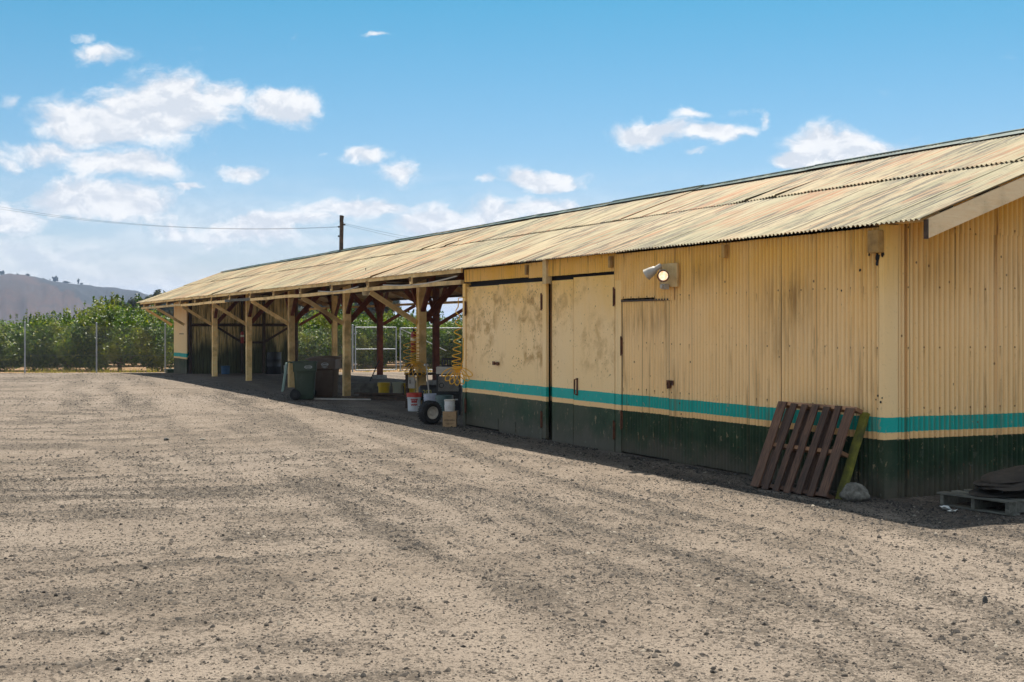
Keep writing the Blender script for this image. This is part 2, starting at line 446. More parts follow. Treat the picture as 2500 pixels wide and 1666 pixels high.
def timber(name, c1, c2, rough=0.8, spread=0.5, dirt=(0.05, 0.035, 0.02), dirt_amt=0.5, grain=(1, 1, 1)):
    m, t, b, o = new_mat(name)
    O = t.n('ShaderNodeTexCoord').outputs['Object']
    oi = t.n('ShaderNodeObjectInfo').outputs['Random']
    off = t.n('ShaderNodeCombineXYZ'); t.set(off.inputs[0], t.m('MULTIPLY', oi, 53.0)); t.set(off.inputs[2], t.m('MULTIPLY', oi, 17.0))
    P = t.vm('ADD', O, off.outputs[0])
    g = t.noise(t.map(P, grain), 7.0, 7, 0.65, 0.4)
    c = t.mix(t.mr(g, 0.3, 0.7), c1, c2)
    c = t.mix(t.m('MULTIPLY', t.mr(t.noise(P, 2.3, 5, 0.6), 0.45, 0.68), dirt_amt), c, dirt)
    c = t.mix(t.m('MULTIPLY', t.mr(t.noise(P, 30, 4, 0.7), 0.6, 0.75), 0.5), c, dirt)
    v = t.m('MULTIPLY_ADD', oi, spread, 1 - spread / 2)
    c = t.vm('SCALE', c, sc=v)
    t.set(b.inputs['Base Color'], c); b.inputs['Roughness'].default_value = rough
    bump(t, b, g, 0.5, 0.006)
    return m

M = {}
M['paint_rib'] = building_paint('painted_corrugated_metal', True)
M['paint_flat'] = building_paint('painted_flat_steel', False, dents=0.78, stained=0.1)
M['paint_flat2'] = building_paint('painted_flat_steel_cleaner', False, dents=0.45, stained=0.1)
M['paint_trim'] = building_paint('painted_trim', False, stained=0.25, wear=0.5)
M['paint_far'] = building_paint('painted_far_panel', False, zoff=0.115, stained=0.1)
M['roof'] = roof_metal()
M['ridge'] = simple('green_ridge_metal', (0.012, 0.036, 0.02), 0.5, 0.4, 3, bmp=0.05, dirt=(0.3, 0.3, 0.22), dirt_amt=0.5)
M['cream_wood'] = timber('cream_painted_wood', (0.82, 0.53, 0.20), (0.92, 0.66, 0.31), dirt=(0.16, 0.09, 0.03), dirt_amt=0.5)
M['pale_wood'] = timber('pale_painted_board', (0.92, 0.65, 0.36), (0.97, 0.74, 0.45), dirt=(0.40, 0.27, 0.12), dirt_amt=0.4, grain=(0.6, 0.6, 4))
M['red_wood'] = timber('dark_red_stained_wood', (0.10, 0.022, 0.010), (0.20, 0.055, 0.022), dirt=(0.02, 0.012, 0.01))
M['dark_wood'] = timber('dark_weathered_wood', (0.035, 0.022, 0.014), (0.10, 0.06, 0.035))
M['rafter_wood'] = timber('rafter_wood', (0.22, 0.13, 0.055), (0.38, 0.24, 0.10))
M['stub_wood'] = timber('ochre_weathered_wood', (0.42, 0.22, 0.05), (0.60, 0.35, 0.10), dirt=(0.08, 0.045, 0.02), dirt_amt=0.8)
M['pallet_wood'] = timber('pallet_wood', (0.042, 0.020, 0.012), (0.15, 0.075, 0.040), dirt=(0.05, 0.03, 0.02), dirt_amt=0.6, grain=(8, 1, 0.8), spread=0.9)
M['pallet_mid'] = timber('pallet_orange_wood', (0.30, 0.15, 0.07), (0.42, 0.22, 0.11))
M['moss_board'] = timber('yellow_green_painted_wood', (0.10, 0.105, 0.010), (0.22, 0.20, 0.022), dirt=(0.05, 0.05, 0.02), dirt_amt=0.8)
M['grey_wood'] = timber('grey_weathered_wood', (0.085, 0.082, 0.065), (0.18, 0.175, 0.14), dirt=(0.10, 0.09, 0.07), dirt_amt=0.4, grain=(1, 8, 4))
M['tie'] = timber('old_tie_wood', (0.10, 0.09, 0.07), (0.22, 0.20, 0.16))
M['galv'] = simple('galvanised_steel', (0.36, 0.38, 0.39), 0.45, 0.12, 4, metal=0.2)
M['wire'] = simple('galvanised_wire', (0.15, 0.17, 0.14), 0.5, 0.15, 4, metal=0.1, bmp=0)
M['black_metal'] = simple('black_metal', (0.018, 0.018, 0.018), 0.5, 0.3, 9)
M['rust'] = simple('rusty_iron', (0.12, 0.045, 0.02), 0.85, 0.4, 14)
M['rubber'] = simple('tyre_rubber', (0.012, 0.012, 0.012), 0.8, 0.3, 12, dirt=(0.04, 0.035, 0.028), dirt_amt=0.4)
M['white_metal'] = simple('off_white_metal', (0.48, 0.44, 0.37), 0.5, 0.12, 8, dirt=(0.3, 0.25, 0.18))
M['green_bin'] = simple('dark_green_plastic', (0.030, 0.050, 0.028), 0.5, 0.15, 3, dirt=(0.10, 0.12, 0.09), dirt_amt=0.4)
M['lid_grey'] = simple('pale_green_grey_plastic', (0.20, 0.30, 0.27), 0.5, 0.15, 4, dirt=(0.3, 0.3, 0.26))
M['brown_bin'] = simple('brown_plastic', (0.105, 0.068, 0.042), 0.5, 0.15, 3, dirt=(0.14, 0.11, 0.08), dirt_amt=0.4)
M['decal'] = simple('white_print', (0.50, 0.52, 0.50), 0.6, 0.1, 8, bmp=0)
M['black_print'] = simple('black_print', (0.03, 0.025, 0.02), 0.7, 0.1, 8, bmp=0)
M['red_print'] = simple('red_print', (0.40, 0.05, 0.035), 0.6, 0.1, 8, bmp=0)
M['yellow_print'] = simple('yellow_print', (0.45, 0.38, 0.04), 0.6, 0.1, 8, bmp=0)
M['red_plastic'] = simple('red_plastic', (0.50, 0.045, 0.025), 0.45, 0.12, 5)
M['white_plastic'] = simple('white_plastic', (0.60, 0.61, 0.60), 0.45, 0.08, 5, dirt=(0.3, 0.27, 0.2))
M['lilac_plastic'] = simple('pale_lilac_plastic', (0.48, 0.50, 0.58), 0.45, 0.08, 5, dirt=(0.25, 0.24, 0.22))
M['yellow_plastic'] = simple('yellow_plastic', (0.68, 0.44, 0.012), 0.45, 0.12, 5, dirt=(0.2, 0.14, 0.03))
M['clear_plastic'] = simple('translucent_bucket_plastic', (0.42, 0.42, 0.30), 0.4, 0.1, 5)
M['teal_plastic'] = simple('grey_green_plastic', (0.07, 0.12, 0.115), 0.45, 0.12, 5)
M['blue_plastic'] = simple('blue_plastic', (0.03, 0.09, 0.17), 0.5, 0.15, 5)
M['cardboard'] = simple('cardboard', (0.42, 0.27, 0.14), 0.9, 0.12, 7, bmp=0.05, dirt=(0.2, 0.12, 0.06))
M['hose'] = simple('orange_yellow_hose', (0.80, 0.42, 0.02), 0.4, 0.12, 9, bmp=0)
M['ext_red'] = simple('extinguisher_red', (0.28, 0.022, 0.015), 0.4, 0.2, 6)
M['cream_plastic'] = simple('cream_lamp_enamel', (0.72, 0.64, 0.44), 0.5, 0.1, 6)
M['stone'] = simple('pale_boulder', (0.17, 0.155, 0.125), 0.95, 0.45, 14, bmp=0.6, dirt=(0.09, 0.085, 0.07), dirt_amt=0.7)
M['dark_stone'] = simple('dark_stone', (0.10, 0.095, 0.085), 0.95, 0.4, 20, bmp=0.5)
M['concrete'] = simple('concrete', (0.30, 0.29, 0.26), 0.95, 0.2, 10, bmp=0.3)
M['mat_fabric'] = simple('dark_brown_matting', (0.045, 0.034, 0.024), 0.95, 0.4, 9, bmp=0.6, dirt=(0.03, 0.025, 0.02), dirt_amt=0.6)
M['paper'] = simple('crumpled_white_paper', (0.55, 0.55, 0.50), 0.9, 0.2, 20)
M['hole'] = simple('black_gap', (0.012, 0.010, 0.008), 0.9, 0.2, 20, bmp=0)

def lit_glass():
    m, t, b, o = new_mat('lit_bulb_glass')
    O = t.n('ShaderNodeTexCoord').outputs['Object']
    b.inputs['Base Color'].default_value = (0.8, 0.7, 0.55, 1)
    b.inputs['Roughness'].default_value = 0.15
    f_ = t.noise(O, 26.0, 2)
    t.set(b.inputs['Emission Color'], t.mix(t.mr(f_, 0.35, 0.65), (1.0, 0.62, 0.32), (1.0, 0.86, 0.66)))
    b.inputs['Emission Strength'].default_value = 0.62
    return m
M['bulb'] = lit_glass()

def inner_wall():
    """raw corrugated sheet of the cross wall, cream high up and mouldy dark lower down"""
    m, t, b, o = new_mat('mouldy_corrugated_metal')
    P = t.n('ShaderNodeNewGeometry').outputs['Position']
    z = t.xyz(P)[2]
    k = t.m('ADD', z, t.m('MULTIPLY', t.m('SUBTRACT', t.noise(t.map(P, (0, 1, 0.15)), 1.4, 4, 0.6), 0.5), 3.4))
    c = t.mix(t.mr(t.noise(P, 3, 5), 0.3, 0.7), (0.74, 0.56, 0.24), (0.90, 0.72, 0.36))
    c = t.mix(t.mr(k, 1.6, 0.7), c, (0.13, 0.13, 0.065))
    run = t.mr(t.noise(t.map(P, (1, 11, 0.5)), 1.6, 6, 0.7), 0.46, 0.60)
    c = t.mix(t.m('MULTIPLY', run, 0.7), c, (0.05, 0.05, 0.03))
    t.set(b.inputs['Base Color'], c); b.inputs['Roughness'].default_value = 0.8
    return m
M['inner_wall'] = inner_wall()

def ground_mat():
    m, t, b, o = new_mat('dusty_gravel_ground')
    P = t.n('ShaderNodeNewGeometry').outputs['Position']
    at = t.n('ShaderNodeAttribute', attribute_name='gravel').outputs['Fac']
    big = t.noise(P, 0.16, 5, 0.55)
    med = t.noise(P, 1.1, 6, 0.6)
    c = t.mix(t.mr(med, 0.3, 0.7), (0.225, 0.178, 0.136), (0.325, 0.262, 0.204))
    c = t.mix(t.m('MULTIPLY', t.mr(big, 0.42, 0.62), 0.6), c, (0.35, 0.288, 0.232))
    g1 = t.noise(P, 34.0, 4, 0.72)
    g2 = t.noise(P, 95.0, 3, 0.7)
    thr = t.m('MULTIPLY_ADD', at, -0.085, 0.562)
    sp = t.mr(t.m('SUBTRACT', g1, thr), -0.02, 0.07)
    c = t.mix(t.m('MULTIPLY', sp, 0.9), c, (0.075, 0.060, 0.046))
    g0 = t.noise(P, 15.0, 5, 0.75)
    sp0 = t.mr(t.m('SUBTRACT', g0, thr), -0.02, 0.06)
    c = t.mix(t.m('MULTIPLY', sp0, 0.85), c, (0.095, 0.075, 0.058))
    sp2 = t.mr(t.m('SUBTRACT', g2, thr), -0.03, 0.06)
    c = t.mix(t.m('MULTIPLY', sp2, 0.75), c, (0.115, 0.095, 0.075))
    hi = t.mr(t.noise(t.map(P, loc=(7, 7, 3)), 60.0, 3, 0.7), 0.60, 0.72)
    c = t.mix(t.m('MULTIPLY', hi, 0.5), c, (0.50, 0.44, 0.35))
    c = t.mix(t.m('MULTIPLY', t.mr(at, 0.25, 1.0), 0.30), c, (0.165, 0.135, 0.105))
    # orchard soil beyond the fence: warmer, leaf litter
    X = t.xyz(P)[0]
    soil = t.mr(t.m('ADD', X, t.m('MULTIPLY', t.noise(P, 0.8, 4), 1.5)), 46.7, 47.6)
    sc = t.mix(t.mr(t.noise(P, 2.4, 6, 0.7), 0.35, 0.65), (0.20, 0.11, 0.055), (0.44, 0.29, 0.165))
    c = t.mix(soil, c, sc)
    t.set(b.inputs['Base Color'], t.vm('SCALE', c, sc=0.80))
    b.inputs['Roughness'].default_value = 0.95; b.inputs['Specular IOR Level'].default_value = 0.15
    h = t.m('ADD', t.m('MULTIPLY', g1, 1.0), t.m('MULTIPLY', g2, 0.45))
    h = t.m('ADD', h, t.m('MULTIPLY', t.noise(P, 9.0, 5, 0.65), 1.6))
    bump(t, b, h, 0.85, 0.022)
    return m
M['ground'] = ground_mat()
def pebble_mat():
    m, t, b, o = new_mat('pebbles')
    r = t.n('ShaderNodeNewGeometry').outputs['Random Per Island']
    c = t.mix(t.mr(r, 0.0, 0.75), (0.016, 0.013, 0.010), (0.075, 0.061, 0.048))
    c = t.mix(t.mr(r, 0.91, 0.99), c, (0.24, 0.205, 0.16))
    t.set(b.inputs['Base Color'], c); b.inputs['Roughness'].default_value = 0.95
    return m
M['pebble'] = pebble_mat()
def leaf_mat(name, a, bb, c3, tr=0.35):
    m, t, b, o = new_mat(name)
    r = t.n('ShaderNodeNewGeometry').outputs['Random Per Island']
    oi = t.n('ShaderNodeObjectInfo').outputs['Random']
    P = t.n('ShaderNodeNewGeometry').outputs['Position']
    c = t.mix(t.mr(r, 0.0, 0.8), a, bb)
    c = t.mix(t.m('MULTIPLY', t.mr(t.noise(P, 0.7, 4), 0.48, 0.66), 0.6), c, c3)
    c = t.mix(t.mr(r, 0.90, 1.0), c, c3)
    c = t.vm('SCALE', c, sc=0.80)
    t.set(b.inputs['Base Color'], c); b.inputs['Roughness'].default_value = 0.5
    b.inputs['Specular IOR Level'].default_value = 0.35
    tl = t.n('ShaderNodeBsdfTranslucent')
    t.set(tl.inputs[0], t.vm('MULTIPLY', c, (1.5, 1.7, 0.6)))
    mx = t.n('ShaderNodeMixShader'); mx.inputs[0].default_value = tr
    t.t.links.new(b.outputs[0], mx.inputs[1]); t.t.links.new(tl.outputs[0], mx.inputs[2])
    t.t.links.new(mx.outputs[0], o.inputs[0])
    return m
M['leaf'] = leaf_mat('citrus_leaves', (0.022, 0.055, 0.006), (0.10, 0.165, 0.018), (0.36, 0.34, 0.045))
M['leaf_dark'] = leaf_mat('far_oak_leaves', (0.030, 0.042, 0.026), (0.055, 0.070, 0.040), (0.075, 0.085, 0.05), 0.15)
M['weed'] = leaf_mat('dry_weeds', (0.16, 0.15, 0.03), (0.30, 0.24, 0.07), (0.42, 0.33, 0.12))
M['bark'] = simple('bark', (0.09, 0.06, 0.04), 0.95, 0.3, 9, bmp=0.5)
def hill_mat():
    m, t, b, o = new_mat('dry_hill')
    P = t.n('ShaderNodeNewGeometry').outputs['Position']
    at = t.n('ShaderNodeAttribute', attribute_name='scrub_shade').outputs['Fac']
    n = t.noise(P, 0.012, 8, 0.65, 0.5)
    c = t.mix(t.mr(n, 0.4, 0.62), (0.105, 0.056, 0.040), (0.06, 0.038, 0.030))
    k = t.m('ADD', at, t.m('MULTIPLY', t.m('SUBTRACT', t.noise(P, 0.02, 6, 0.6), 0.5), 0.9))
    c = t.mix(t.mr(k, 0.40, 0.60), c, (0.020, 0.024, 0.028))
    c = t.mix(t.m('MULTIPLY', t.mr(t.noise(P, 0.09, 6, 0.75), 0.56, 0.66), 0.7), c, (0.07, 0.065, 0.045))
    t.set(b.inputs['Base Color'], t.vm('SCALE', c, sc=0.46)); b.inputs['Roughness'].default_value = 1.0
    return m
M['hill'] = hill_mat()

# ------------------------------------------------------------------ numpy value noise (for terrain relief and stone density)
rng = np.random.default_rng(5)
_G = rng.random((256, 256))
def vnoise(x, y):
    xi = np.floor(x).astype(int); yi = np.floor(y).astype(int)
    fx = x - xi; fy = y - yi
    fx = fx * fx * (3 - 2 * fx); fy = fy * fy * (3 - 2 * fy)
    g = lambda a, b: _G[a % 256, b % 256]
    return (g(xi, yi) * (1 - fx) + g(xi + 1, yi) * fx) * (1 - fy) + (g(xi, yi + 1) * (1 - fx) + g(xi + 1, yi + 1) * fx) * fy
def fbm(x, y, o=4):
    s = 0; a = 0.5; tot = 0
    for i in range(o):
        s = s + a * vnoise(x * 2 ** i + 17 * i, y * 2 ** i + 31 * i); tot += a; a *= 0.5
    return s / tot
TC = (-9.0, 25.0)
TCX = -SA * TC[0] + CA * TC[1] + CAMP.x; TCY = CAMP.y - (CA * TC[0] + SA * TC[1])
def track_field(x, y):
    """tyre tracks: long thin bands, sweeping round the yard on the left and running along the shed on the right"""
    wv = (fbm(x * 0.25 + 5, y * 0.25 + 2, 3) - 0.5) * 1.6
    r = np.hypot(x - TCX, y - TCY) + wv; th = np.arctan2(y - TCY, x - TCX)
    a = fbm(r * 2.9 + 30, th * 1.3 + 9, 3)
    a2 = fbm(r * 5.2 + 11, th * 3.0 + 3, 2)
    yy = y + wv * 0.5 + 0.10 * x
    b = fbm(yy * 2.9 + 50, x * 0.11 + 7, 3)
    b2 = fbm(yy * 5.4 + 21, x * 0.35 + 13, 2)
    side = 1 / (1 + np.exp(-(5.2 - y + (fbm(x * 0.3, y * 0.3 + 4, 2) - 0.5) * 5) / 0.7))
    A = 0.65 * a + 0.35 * a2; B = 0.65 * b + 0.35 * b2
    return A * (1 - side) + B * side
def gravel_shade_field(x, y):
    n = fbm(x * 3.0 + 40, y * 3.0 + 11, 4)
    n2 = fbm(x * 0.22 + 3, y * 0.22 + 8, 3)
    g = 2.0 * (track_field(x, y) - 0.5) + 0.7 * (n - 0.5) + 0.2 * (n2 - 0.5)
    g = g + 0.34 * np.exp(-((y - 0.3) / 0.9) ** 2) * (x > -3)  # darker gravel along the wall paints in part of its shade
    return np.clip((g + 0.20) / 0.62, 0, 1)
def relief(x, y):
    near = np.exp(-((np.hypot(x - CAMP.x, y - CAMP.y) / 45.0) ** 2))
    h = (fbm(x * 0.5, y * 0.5, 3) - 0.5) * 0.035 + (track_field(x, y) - 0.5) * 0.055 + (fbm(x * 3.1, y * 3.1, 3) - 0.5) * 0.018 + (fbm(x * 9, y * 9, 2) - 0.5) * 0.012
    inside = ((x > -0.2) & (x < 44.5) & (y < 0.15) & (y > -7.0))
    return h * near * np.where(inside, 0.25, 1.0) * np.where((np.abs(y) < 1.0) & (x > -1.5), 0.6, 1.0)
def ground_z(x, y):
    Z = (x - CAMP.x) * CA - (y - CAMP.y) * SA
    b = np.where(Z <= 40, 0, np.where(Z < 62, -0.00085 * (Z - 40) ** 2, -0.411 - 0.10 * np.clip((Z - 62) / 20, 0, 1)))
    return b + relief(x, y)
def gzr(x, y):
    return float(ground_z(np.array([float(x)]), np.array([float(y)]))[0])

def build_ground():
    def grow(a, b, d, far, k):
        core = list(np.arange(a, b, d)); p = core[-1]; s = d
        out = []
        while p < far:
            s *= k; p += s; out.append(p)
        p = a; s = d; inn = []
        while p > -far:
            s *= k; p -= s; inn.append(p)
        return np.array(inn[::-1] + core + out)
    xs = grow(-9, 9, 0.075, 5000, 1.055)
    zs = grow(4.5, 24, 0.075, 7000, 1.035)
    zs = zs[(zs > -400)]
    xx, zz = np.meshgrid(xs, zs)
    x = xx.ravel(); Z = zz.ravel()
    A = -SA * x + CA * Z; L = CA * x + SA * Z
    X = A + CAMP.x; Y = CAMP.y - L
    H = ground_z(X, Y)
    co = np.stack([X, Y, H], 1).astype(np.float32)
    nx, ny = len(xs), len(zs)
    i = np.arange(nx * ny).reshape(ny, nx)
    q = np.stack([i[:-1, :-1], i[:-1, 1:], i[1:, 1:], i[1:, :-1]], -1).reshape(-1, 4)
    me = bpy.data.meshes.new('ground')
    me.vertices.add(len(co)); me.vertices.foreach_set('co', co.ravel())
    me.loops.add(q.size); me.loops.foreach_set('vertex_index', q.ravel().astype(np.int32))
    me.polygons.add(len(q)); me.polygons.foreach_set('loop_start', np.arange(0, q.size, 4, dtype=np.int32))
    me.polygons.foreach_set('loop_total', np.full(len(q), 4, dtype=np.int32))
    me.update(calc_edges=True)
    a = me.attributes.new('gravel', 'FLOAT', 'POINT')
    a.data.foreach_set('value', gravel_shade_field(X, Y).astype(np.float32))
    me.polygons.foreach_set('use_smooth', [True] * len(me.polygons))
    me.materials.append(M['ground'])
    me.flip_normals() if me.polygons[0].normal.z < 0 else None
    o = link(me, 'ground'); tag(o, kind='structure')
    return o
build_ground()

def build_pebbles():
    base = np.array([(0.9, 0.1, -.1), (-.8, .35, -.1), (-.25, -.85, -.1), (.35, .75, .05), (.1, -.1, .75), (-.5, -.3, .45), (.55, -.35, .5)])
    faces = np.array([(0, 3, 4), (3, 1, 4), (1, 5, 4), (5, 2, 6), (5, 6, 4), (2, 0, 6), (0, 4, 6), (1, 2, 5)])
    pts = []
    def scatter(n, z0, z1, smin, smax, pw, need):
        u = rng.random(n); Z = np.sqrt(z0 * z0 + u * (z1 * z1 - z0 * z0))
        x = (rng.random(n) * 2 - 1) * Z * 0.46
        A = -SA * x + CA * Z; L = CA * x + SA * Z
        X = A + CAMP.x; Y = CAMP.y - L
        g = gravel_shade_field(X, Y)
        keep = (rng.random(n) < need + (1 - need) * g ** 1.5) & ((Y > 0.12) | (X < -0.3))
        X = X[keep]; Y = Y[keep]
        s = smin + (smax - smin) * rng.random(len(X)) ** pw
        pts.append(np.stack([X, Y, s], 1))
    scatter(170000, 5.2, 15, 0.0035, 0.012, 2.0, 0.30)
    scatter(24000, 5.2, 18, 0.009, 0.027, 2.6, 0.22)
    scatter(105000, 13, 34, 0.006, 0.018, 2.2, 0.26)
    scatter(2600, 14, 44, 0.014, 0.034, 3.0, 0.25)
    scatter(26000, 28, 52, 0.012, 0.028, 2.0, 0.2)
    # coarser clods gathered along the foot of the walls
    nb = 5200
    xb = rng.random(nb) * 13.2 - 1.6; yb = 0.10 + np.abs(rng.normal(size=nb)) * 0.13
    kb = fbm(xb * 2.5, yb * 2, 2) > 0.42
    pts.append(np.stack([xb[kb], yb[kb], 0.006 + 0.026 * rng.random(kb.sum()) ** 2.6], 1))
    P = np.concatenate(pts); n = len(P)
    yaw = rng.random(n) * 6.283
    c, s_ = np.cos(yaw), np.sin(yaw)
    b = base[None] * (1 + (rng.random((n, 7, 3)) - 0.5) * 0.5)
    b[:, :, 2] *= (0.6 + 0.6 * rng.random(n))[:, None]
    b[:, :, 0] *= (0.8 + 0.6 * rng.random(n))[:, None]
    bx = b[:, :, 0] * c[:, None] - b[:, :, 1] * s_[:, None]
    by = b[:, :, 0] * s_[:, None] + b[:, :, 1] * c[:, None]
    H = ground_z(P[:, 0], P[:, 1])
    co = np.stack([P[:, 0, None] + bx * P[:, 2, None], P[:, 1, None] + by * P[:, 2, None], H[:, None] + b[:, :, 2] * P[:, 2, None]], -1).reshape(-1, 3)
    f = (faces[None] + (np.arange(n) * 7)[:, None, None]).reshape(-1, 3)
    me = bpy.data.meshes.new('gravel')
    me.vertices.add(len(co)); me.vertices.foreach_set('co', co.astype(np.float32).ravel())
    me.loops.add(f.size); me.loops.foreach_set('vertex_index', f.ravel().astype(np.int32))
    me.polygons.add(len(f)); me.polygons.foreach_set('loop_start', np.arange(0, f.size, 3, dtype=np.int32))
    me.polygons.foreach_set('loop_total', np.full(len(f), 3, dtype=np.int32))
    me.update(calc_edges=True); me.materials.append(M['pebble'])
    tag(link(me, 'gravel'), 'loose grey gravel strewn over the dusty yard in front of the shed', 'gravel', kind='stuff')
build_pebbles()

# ------------------------------------------------------------------ the shed
shed = empty('storage_shed', (0, 0, 0), 0, 'long cream, teal and green corrugated metal shed with open timber bays', 'shed')
EY, EZ = 0.12, 2.71                      # eave line
RY = -3.40                               # ridge line
TA = 0.371; AL = math.atan(TA); C_, S_ = math.cos(AL), math.sin(AL)
BY = 2 * RY - EY                         # rear eave line
def roof_z(y):
    return EZ + TA * (EY - y) if y > RY else EZ + TA * (y - BY)
X0R, X1R = -0.66, 45.0

def corr_mesh(name, w, l, pitch, amp, mat, rows=3, seg=8, wob=0.0, lift=0.0, tear=0.0, rnd=None, loc_pts=None):
    """corrugated sheet: ribs run along +y, waves across x, bulging to +z; origin at one lower corner"""
    rnd = rnd or random.Random(1)
    n = int(round(w / pitch * seg)); vs = []; fs = []
    ph = rnd.uniform(0, 1)
    for r in range(rows + 1):
        t_ = r / rows
        y = l * t_
        for i in range(n + 1):
            x = w * i / n
            zz = amp * math.cos(2 * math.pi * x / pitch)
            zz += wob * math.sin(3.1 * t_ + 5 * x + 6.28 * ph)
            if lift: zz += lift * max(0, 1 - t_ * 1.6) ** 2 * max(0, (x / w - 0.35) / 0.65) ** 2
            if tear and r == 0: y2 = y + rnd.uniform(-tear, tear)
            else: y2 = y
            vs.append((x, y2, zz))
    for r in range(rows):
        for i in range(n):
            a = r * (n + 1) + i
            fs.append((a, a + 1, a + n + 2, a + n + 1))
    mb = MB(); mb.add(vs, fs)
    me = mb.mesh(name, mat, True)
    va = me.attributes.new('valley', 'FLOAT', 'POINT'); la = me.attributes.new('lap', 'FLOAT', 'POINT')
    va.data.foreach_set('value', [0.5 - 0.5 * math.cos(2 * math.pi * v[0] / pitch) for v in vs])
    la.data.foreach_set('value', [1.0 if (v[0] < 1e-6 or v[0] > w - 1e-6) else 0.0 for v in vs])
    return me

# roof sheets: two overlapping courses on each slope
rr = random.Random(11)
PW, SHW, STEP = 0.070, 0.770, 0.700
low_m = [corr_mesh('roof_sheet_mesh', SHW, 2.22, PW, 0.011, M['roof'], 4, 8, 0.0012, l_, 0.006, rr) for l_ in (0, 0, 0, 0.004, 0, 0, 0, 0, 0, 0.03)]
up_m = [corr_mesh('roof_sheet_mesh', SHW, 1.76, PW, 0.011, M['roof'], 4, 8, 0.0012, l_, 0.006, rr) for l_ in (0, 0, 0, 0, 0.004, 0, 0, 0.025, 0, 0)]
nsh = int(math.ceil((X1R - X0R) / STEP))
for side in (0, 1):
    for course in (0, 1):
        for k in range(nsh):
            d = 2.06 if course else 0.0
            up = (0.018 + 0.005 * math.sin(k * 0.5) + rr.uniform(0, 0.002)) * course + 0.0018 * (k % 2) + (rr.uniform(0.002, 0.008) if rr.random() < 0.08 else 0)
            d += rr.uniform(-0.006, 0.006) - (0.02 if rr.random() < 0.06 else 0)
            xs = X0R + STEP * k + rr.uniform(-0.006, 0.006)
            if side == 0:
                # width axis must run towards -X so that the ribs bulge upwards
                org = Vector((xs + SHW, EY - C_ * d, EZ + S_ * d)) + Vector((0, S_, C_)) * (up + 0.012)
                R = Matrix(((-1, 0, 0), (0, -C_, S_), (0, S_, C_))).to_4x4()
            else:
                org = Vector((xs, BY + C_ * d, EZ + S_ * d)) + Vector((0, -S_, C_)) * (up + 0.012)
                R = Matrix(((1, 0, 0), (0, C_, -S_), (0, S_, C_))).to_4x4()
            R = R @ Matrix.Rotation(rr.uniform(-0.0012, 0.0012), 4, 'Z') @ Matrix.Rotation(rr.uniform(-0.012, 0.012) if rr.random() < 0.08 else rr.uniform(-0.0006, 0.0006), 4, 'Y')
            me = rr.choice(up_m if course else low_m)
            link(me, 'roof_sheet', shed, Matrix.Translation(org) @ R)
# ridge cap rolls
x = X0R; k = 0
while x < X1R:
    ln = 3.05; x1 = min(x + ln, X1R + 0.03)
    pr = []
    for a in range(9):
        an = math.pi * a / 8
        pr.append((0.035 * math.cos(an), 0.028 * math.sin(an) + 0.020))
    pr = [(0.19, -0.19 * TA + 0.030), (0.06, 0.006)] + pr + [(-0.06, 0.006), (-0.19, -0.19 * TA + 0.030)]
    vs = []; fs = []
    dz = rr.uniform(0, 0.012); dz2 = rr.uniform(0, 0.012)
    for j, xx_ in enumerate((x - 0.04, x1)):
        for (py, pz) in pr:
            vs.append((xx_, RY + py, roof_z(RY) + pz + 0.035 + (dz if j else dz2) + 0.004 * (k % 2)))
    n = len(pr)
    for i in range(n - 1): fs.append((i, i + 1, n + i + 1, n + i))
    MB().add(vs, fs).build('ridge_cap', M['ridge'], shed, 'auto')
    x = x1; k += 1

# timbers under the roof
BAYX = [10.76, 15.85, 21.05, 26.2, 31.3, 36.4, 41.5, 44.1]
PY, QY = -1.14, -5.55
def part(mb, name, mat, **kw): return mb.build(name, mat, shed, **kw)
random.seed(3)
# rafters every 2.58 m
rx = [0.35 + 2.575 * i for i in range(18)]
for x in rx:
    if x > X1R: break
    for (ya, yb, sg) in ((EY - 0.03, RY, 1), (BY + 0.03, RY, -1)):
        a = Vector((x, ya, roof_z(ya) - 0.135)); b = Vector((x, yb - 0.0 * sg, roof_z(yb) - 0.135))
        if x < 10.8 and sg == 1:
            a = Vector((x, -0.06, roof_z(-0.06) - 0.135))
        part(MB().beam(a, b, 0.07, 0.15), 'rafter', M['rafter_wood'])
# purlins
for yy in (EY - 0.05, -0.9, -1.8, -2.7, RY + 0.15):
    for (xa, xb) in ((X0R + 0.06, 10.7), (10.72, 27.9), (27.92, X1R - 0.05)):
        if yy == EY - 0.05 and xa < 5: continue
        h = 0.075
        part(MB().beam((xa, yy, roof_z(yy) - 0.042), (xb, yy, roof_z(yy) - 0.042), 0.04, h), 'purlin', M['cream_wood'] if yy > -0.5 else M['dark_wood'])
        y2 = 2 * RY - yy
        part(MB().beam((xa, y2, roof_z(y2) - 0.042), (xb, y2, roof_z(y2) - 0.042), 0.04, h), 'purlin', M['dark_wood'])
# lower outrigger beam under the rafter ends, in lengths butted over the braces
cuts = [10.80, 15.9, 21.6, 26.2, 29.4, 36.4, 44.9]
for i in range(len(cuts) - 1):
    o = part(MB().beam((cuts[i] + 0.004, 0.02, 2.49 + (0.012 if i % 2 else 0)), (cuts[i + 1] - 0.004, 0.02, 2.49 + (-0.01 if i % 3 else 0.012)), 0.06, 0.075, seg=5, jit=0.008), 'eave_beam', M['cream_wood'] if i != 3 else M['grey_wood'])
    part(MB().beam((cuts[i] + 0.004, 2 * RY - 0.02, 2.49), (cuts[i + 1] - 0.004, 2 * RY - 0.02, 2.49), 0.06, 0.075), 'eave_beam', M['cream_wood'])
# blocks between rafter ends
for x in rx:
    if x < 10.8: continue
    part(MB().box(x - 0.05, x + 0.05, 0.055, 0.085, 2.53, 2.665), 'rafter_end_block', M['cream_wood'])
